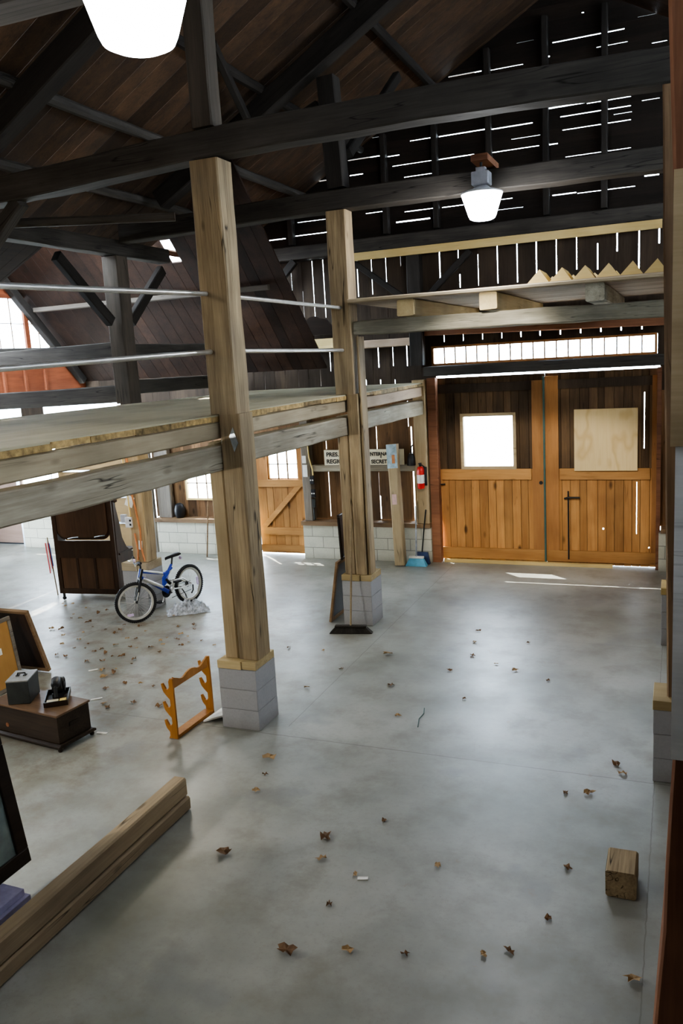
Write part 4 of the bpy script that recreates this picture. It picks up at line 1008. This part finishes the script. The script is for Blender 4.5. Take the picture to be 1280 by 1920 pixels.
MB().lathe([(.085, -.05), (.088, -.048), (.088, -.044), (.03, -.043), (.02, .06)], k=28, axis='y').build('chainring', 'black_iron', cr)
for s, a in ((-1, -1.1), (1, PI-1.1)):
    ex, ez = math.cos(a)*.16, math.sin(a)*.16
    MB().tube([(0, s*.062, 0), (ex, s*.075, ez)], .010, 8).build('crank_arm', 'bike_silver', cr)
    MB().box((ex-.045, min(s*.085, s*.17), ez-.014), (ex+.045, max(s*.085, s*.17), ez+.014)).build('pedal', 'black_plastic', cr, bevel=.004)
MB().tube([(.42, .052, .355), (.0, .036, .335)], .004, 5).tube([(.42, .052, .185), (.0, .036, .20)], .004, 5).build('chain', 'black_iron', bike)
MB().tube([(-.02, .06, .27), (-.01, .06, .19), (.03, .06, .15)], .010, 6).build('derailleur', 'black_iron', bike)
MB().tube([(.12, -.06, .27), (.0, -.10, .12), (-.05, -.12, .0)], .009, 8).build('kickstand', 'black_iron', bike)

# crumpled rag
bm = bmesh.new(); bmesh.ops.create_grid(bm, x_segments=40, y_segments=26, size=.5)
for v in bm.verts:
    x, y = v.co.x, v.co.y
    e = max(0, 1-(x*x/.24+y*y/.22)**1.)
    h = abs(noise.noise(Vector((x*7, y*7, 2))))*.26+abs(noise.noise(Vector((x*17, y*15, 5))))*.12
    n2 = noise.noise_vector(Vector((x*5, y*5, 9)))
    v.co = Vector((x*.60+n2.x*.05, y*.34+n2.y*.05, .006+h*(e**.5)+.02*e))
me = bpy.data.meshes.new('crumpled_cloth'); bm.to_mesh(me); bm.free()
a = me.attributes.new('tint', 'FLOAT', 'FACE'); a.data.foreach_set('value', [1.]*len(me.polygons)); me.materials.append(MATS['rag'])
me.polygons.foreach_set('use_smooth', [True]*len(me.polygons))
o = bpy.data.objects.new('crumpled_cloth', me); C.objects.link(o); p = at(352, 1147, z=0); o.location = (p.x, p.y, 0); o.rotation_euler = (0, 0, .6)
tag(o, 'crumpled grey white cloth on the floor beside the rear wheel of the bicycle', 'cloth')

# ------------------------------------------------------------------ gun rack
t = thing('gun_rack', 'orange brown wooden gun rack standing on the floor beside the near block pier', 'rack', (-4.32, 6.07, 0), rz=-.03)
prof = [(0, 0), (0, .60), (-.035, .60)]
for zc in (.47, .29, .11):
    prof += [(-.05, zc+.10), (-.048, zc+.045), (-.062, zc+.02), (-.085, zc+.02), (-.098, zc+.045), (-.115, zc+.075), (-.135, zc+.07), (-.13, zc+.03), (-.115, zc-.01), (-.085, zc-.045)]
prof += [(-.085, .03), (-.10, 0)]
for y in (0, .615): MB().prism(prof, 'y', y, y+.022).build('side_bracket', 'oak_rack', t, bevel=.003)
top = [(.023, .50)]+[(.023+.568*i/24, .575+.022*math.cos(2*PI*i/24*2)*(1 if abs(i-12) > 3 else .6)+(.012 if i in (0, 24) else 0)) for i in range(25)]+[(.591, .50)]
top = [(y+.0, z) for y, z in top]
MB().prism([(y+.0005+ (0.0), z) for y, z in top], 'x', -.022, -.002).build('top_rail', 'oak_rack', t, bevel=.002)
MB().box((-.10, .0235, .012), (-.0, .6135, .035)).build('bottom_shelf', 'oak_rack', t, bevel=.002)
MB().box((-.012, .0235, .002), (-.0, .6135, .0115)).build('front_lip', 'oak_rack', t)
# thin board propped at pier
p0 = at(384, 1353, z=0)
tb = MB().hexa([(-4.28, 6.46, .004), (-4.06, 6.57, .05), (-4.06, 6.80, .07), (-4.26, 6.76, .004)], [(-4.28, 6.46, .022), (-4.06, 6.57, .068), (-4.06, 6.80, .088), (-4.26, 6.76, .022)])
tag(tb.build('thin_board', 'paper', loc=(-4.2, 6.62, .004)), 'thin grey white board propped on the floor between gun rack and block pier', 'board')

# ------------------------------------------------------------------ chest, metal box, old machine
ch = thing('wooden_chest', 'low dark wooden chest with moulded base at the left edge', 'chest', (-5.68, 5.80, 0), rz=-.125)
cw, cd = .45, .195
MB().box((-cw, -cd, .075), (cw, cd, .335)).build('body', 'chest_wood', ch, bevel=.004)
MB().box((-cw-.012, -cd-.012, .336), (cw+.012, cd+.012, .358)).build('lid', 'chest_top', ch, bevel=.005)
MB().prism([(-cd-.035, .04), (cd+.035, .04), (cd+.035, .06), (cd+.008, .074), (-cd-.008, .074), (-cd-.035, .06)], 'x', -cw-.03, cw+.03).build('base_moulding', 'chest_wood', ch, bevel=.004)
for sx in (-1, 1):
    for sy2 in (-1, 1): MB().lathe([(.018, .002), (.024, .015), (.018, .039)], (sx*(cw-.0), sy2*(cd), 0), 10).build('foot', 'black_frame', ch)
MB().box((cw+.001, -.06, .20), (cw+.008, .06, .235)).build('recessed_handle', 'black_frame', ch)
MB().lathe([(.022, 0), (.022, .004)], (-.25, -cd-.0045, .15), 12, 'y').build('worn_spot', 'red_post', ch)
bx = thing('metal_box', 'dark grey metal box with top handle standing on the wooden chest', 'box', (-5.86, 5.80, .36), rz=.42)
MB().box((-.105, -.145, .002), (.105, .145, .225)).build('body', 'grey_metal_box', bx, bevel=.004)
MB().box((-.107, -.147, .226), (.107, .147, .238)).build('lid', 'grey_metal_top', bx, bevel=.003)
m = MB(); m.tube([(-.04, .0, .239), (-.035, .0, .262), (.035, 0, .262), (.04, 0, .239)], .008, 8); m.box((-.05, -.02, .239), (-.02, .02, .246)); m.box((.02, -.02, .239), (.05, .02, .246)); m.build('handle', 'black_iron', bx)
mc = thing('hand_machine', 'small black antique crank machine in an open tray on the wooden chest', 'machine', (-5.52, 5.88, .36), rz=.62)
m = MB(); m.box((-.11, -.20, .002), (.11, .15, .014)); m.box((-.11, -.20, .0145), (-.10, .15, .05)); m.box((.10, -.20, .0145), (.11, .15, .05)); m.box((-.10, -.20, .0145), (.10, -.188, .05)); m.box((-.10, .138, .0145), (.10, .15, .05)); m.build('tray', 'black_frame', mc)
m = MB(); m.lathe([(.03, -.05), (.075, -.045), (.085, 0), (.075, .045), (.03, .05)], (0, .06, .115), 18, 'x'); m.lathe([(.025, -.16), (.04, -.14), (.045, -.02)], (0, .06, .17), 14, 'y'); m.box((-.05, .0, .0145), (.05, .13, .05)); m.build('body', 'black_plastic', mc, smooth=True)
m = MB(); m.torus((.062, .06, .12), .062, .010, 'x', 24, 8); m.tube([(.062, .0, .12), (.062, .12, .12)], .007, 6); m.tube([(.062, .06, .06), (.062, .06, .18)], .007, 6); m.build('flywheel', 'black_iron', mc, smooth=True)
MB().tube([(0, -.03, .19), (.0, -.1, .15), (0, -.12, .06)], .018, 8).build('arm', 'black_iron', mc, smooth=True)
MB().box((-.085, -.17, .0145), (.02, -.12, .045)).build('card', 'sign_cream', mc); MB().box((.03, -.18, .0145), (.09, -.10, .04)).build('cloth_pad', 'yellow_cable', mc)

# ------------------------------------------------------------------ leaning panels at the left
t = framed('dark_board', 'large dark brown framed board leaning at the left edge behind the tan frame', 'board', .75, .84, .035, .05, 'sill_wood', 'walnut', lean_matrix((-7.22, 7.20, .004), (1, 0, 0), (0, -1, 0), .29))
t = framed('picture_frame', 'picture frame with orange tan backing and grey border leaning at the left edge', 'frame', .95, .80, .045, .03, 'post_grey', 'tan_backing', lean_matrix((-6.88, 6.37, .004), (0, 1, 0), (-1, 0, 0), .12))
o = MB().box((.2, -.003, .42), (.255, .011, .49)).build('backing_label', 'paper', t); o['label'] = 'small torn paper label'
t = framed('mirror_frame', 'dark wide framed mirror leaning at the left edge above the floor beam', 'mirror', 1.1, .95, .10, .045, 'black_frame', 'mirror_glass', lean_matrix((-4.08, 3.36, .155), (0, 1, 0), (-1, 0, 0), .14))
bxv = thing('lavender_box', 'pale lavender board lying under the dark mirror at the left edge', 'board', (-4.0, 3.22, 0))
MB().box((-.28, -.45, .002), (.12, .45, .10)).build('slab', 'lavender', bxv, bevel=.004); MB().box((-.26, -.45, .101), (.09, .43, .148)).build('upper_slab', 'lavender', bxv, bevel=.004)

# ------------------------------------------------------------------ floor beam and block
fb = thing('floor_beam', 'long brown timber beam lying on the floor at the lower left', 'beam', (-3.60, 3.2, 0))
for z0, z1, n in ((.004, .112, 'lower_plank'), (.116, .265, 'upper_plank')):
    o = timber(n, (0, -1.6, (z0+z1)/2), (.02 if z0 < .1 else .0, 1.83, (z0+z1)/2), .115, z1-z0, 'floor_beam', jit=.004); o.parent = fb
tag(timber('wood_block', (-.295, 4.885, .094), (-.295, 5.14, .094), .185, .18, 'post_wood', jit=.004), 'short squared timber block standing alone on the floor at the right', 'block')

# ------------------------------------------------------------------ leaves and scraps
def leaf_mesh(seed):
    r = random.Random(seed); n = 11; vs = [(0, 0, .012)]; 
    for i in range(n):
        a = 2*PI*i/n; rr = (1. if i % 2 else .75)*r.uniform(.6, 1.15)*.033
        vs.append((rr*math.cos(a)*1.25, rr*math.sin(a)*.8, .004+r.uniform(0, .022)))
    m = MB(); m.add(vs, [(0, i+1, (i+1) % n+1) for i in range(n)])
    o = m.build('dry_leaf', 'leaf' if seed % 3 else 'leaf_tan'); me = o.data; bpy.data.objects.remove(o); return me
LM = [leaf_mesh(i) for i in range(7)]
LP = []
def leaf(px, py, k=1., lab='dry brown leaf lying on the concrete floor', grp='dry leaves scattered on the floor', i=0):
    p = at(px, py, z=0)
    if any((p-q).length < .11 for q in LP): return
    LP.append(p)
    o = bpy.data.objects.new('dry_leaf', LM[i % 7]); C.objects.link(o); o.location = (p.x, p.y, .001); o.scale = (k, k, k); o.rotation_euler = (0, 0, R_.uniform(0, 6.28))
    tag(o, lab, 'leaf', grp)
spots = [(727,1228,1.8),(733,1286,1.2),(843,1258,1.1),(890,1205,1),(886,1230,1.2),(897,1184,1),(930,1246,.8),(965,1258,1.1),(990,1206,.8),(1027,1277,.8),(1103,1489,1.4),(1064,1629,1.1),(1091,1640,.8),(505,1424,2),(480,1484,1),(497,1453,.9),(420,1601,1.8),(604,1611,1.2),(610,1572,1.8),(537,1787,1.9),(652,1784,1.2),(1188,1840,1.4),(617,1697,.9),(1027,1724,.9),(745,1343,1),(870,1311,.8),(541,1215,.9),(606,1221,.9),(575,1290,1),(640,1255,.8),(1155,1435,1.4),(1168,1452,1.2),(1060,1488,.9),(955,1785,1),(906,1793,.9),(820,1625,.9),(760,1790,.8),(720,1540,.8),(666,1640,.8)]
for i, (x, y, k) in enumerate(spots): leaf(x, y, k, i=i)
sp2 = []
rr = random.Random(5)
while len(sp2) < 100:
    x, y = rr.gauss(235, 95), rr.gauss(1200, 55)
    if 95 < x < 415 and 1120 < y < 1380 and not (205 < x < 300 and 1090 < y < 1172) and not (300 < x < 420 and 1225 < y < 1390) and y > 1120+(x < 215)*12 and not (x < 185 and y > 1245): sp2.append((x, y))
for i, (x, y) in enumerate(sp2): leaf(x, y, rr.uniform(.6, 1.5), lab='dry brown leaf among the litter in the left aisle near the bicycle', grp='dry leaves in the left aisle', i=i)
for i in range(16): leaf(rr.uniform(60, 350), rr.uniform(1410, 1470), rr.uniform(.4, .9), i=i) if False else None
for i, (x, y, L, a, lab) in enumerate(((175, 1257, .11, .75, 'white paper strip on the floor behind the old machine'), (181, 1311, .12, .75, 'white paper strip on the floor right of the chest'), (191, 1375, .11, .1, 'white torn scrap on the floor near the front corner of the chest'), (680, 1648, .07, .3, 'pale dry leaf scrap in the middle of the floor'), (612, 1571, .05, .3, 'small white chip on the floor in the middle foreground'))):
    p = at(x, y, z=0); o = MB().hexa([(-L/2, -.014, 0), (L/2, -.018, 0), (L/2, .016, 0), (-L/2, .014, 0)], [(-L/2, -.014, .003), (L/2, -.018, .008), (L/2, .016, .004), (-L/2, .014, .006)]).build('paper_scrap', 'paper'); o.location = (p.x, p.y, .002); o.rotation_euler = (0, 0, a); tag(o, lab, 'scrap')
p = at(788, 1345, z=0)
tag(MB().tube([(0, 0, .006), (.03, -.12, .006), (.02, -.25, .006), (.06, -.42, .006)], .004, 6).build('green_string', 'broom_green'), 'thin green string lying on the floor right of the near pier', 'string')
bpy.data.objects['green_string'].location = (p.x-.02, p.y+.2, 0)

# ------------------------------------------------------------------ daylight
w = bpy.data.worlds.new('sky'); bpy.context.scene.world = w; w.use_nodes = True
nt = w.node_tree; nt.nodes.clear(); o_ = nt.nodes.new('ShaderNodeOutputWorld'); b_ = nt.nodes.new('ShaderNodeBackground')
b_.inputs[0].default_value = (.74, .87, 1, 1); b_.inputs[1].default_value = 36.
nt.links.new(b_.outputs[0], o_.inputs[0])
sd = bpy.data.lights.new('sun', 'SUN'); sd.energy = 26; sd.angle = math.radians(.53); sd.color = (1, .95, .86)
so = bpy.data.objects.new('sun', sd); C.objects.link(so); so.rotation_euler = Vector((.65, -.6, -1.55)).to_track_quat('-Z', 'Y').to_euler()
def portal(x, y, z, sx_, sz_, d=(0, -1, 0)):
    l = bpy.data.lights.new('portal', 'AREA'); l.shape = 'RECTANGLE'; l.size = sx_; l.size_y = sz_; l.cycles.is_portal = True
    o = bpy.data.objects.new('portal', l); C.objects.link(o); o.location = (x, y, z); o.rotation_euler = Vector(d).to_track_quat('-Z', 'Z').to_euler()
portal(-2.03, 13.3, 3.4, 3.5, .3); portal(-2.85, 13.3, 2.0, .85, .9); portal(-6.58, 13.3, 1.66, .6, .55); portal(-8.29, 13.3, 1.31, .7, .65)
portal(-10.9, 13.3, 2.7, 2., .45); portal(-12.8, 13.3, 2.7, .9, .45); portal(-14.1, 10.4, 1.05, 2.5, 2., (1, 0, 0))
portal(-2., 13.4, 6.9, 12, 4.6); portal(-4., 13.4, 3.9, 8, 2.4)
sc = bpy.context.scene
sc.view_settings.view_transform = 'AgX'; sc.view_settings.look = 'AgX - Medium High Contrast'; sc.view_settings.exposure = 0.12
sc.cycles.max_bounces = 8; sc.cycles.transparent_max_bounces = 12; sc.cycles.sample_clamp_indirect = 6; sc.cycles.caustics_reflective = False; sc.cycles.caustics_refractive = False
sc.cycles.use_denoising = True
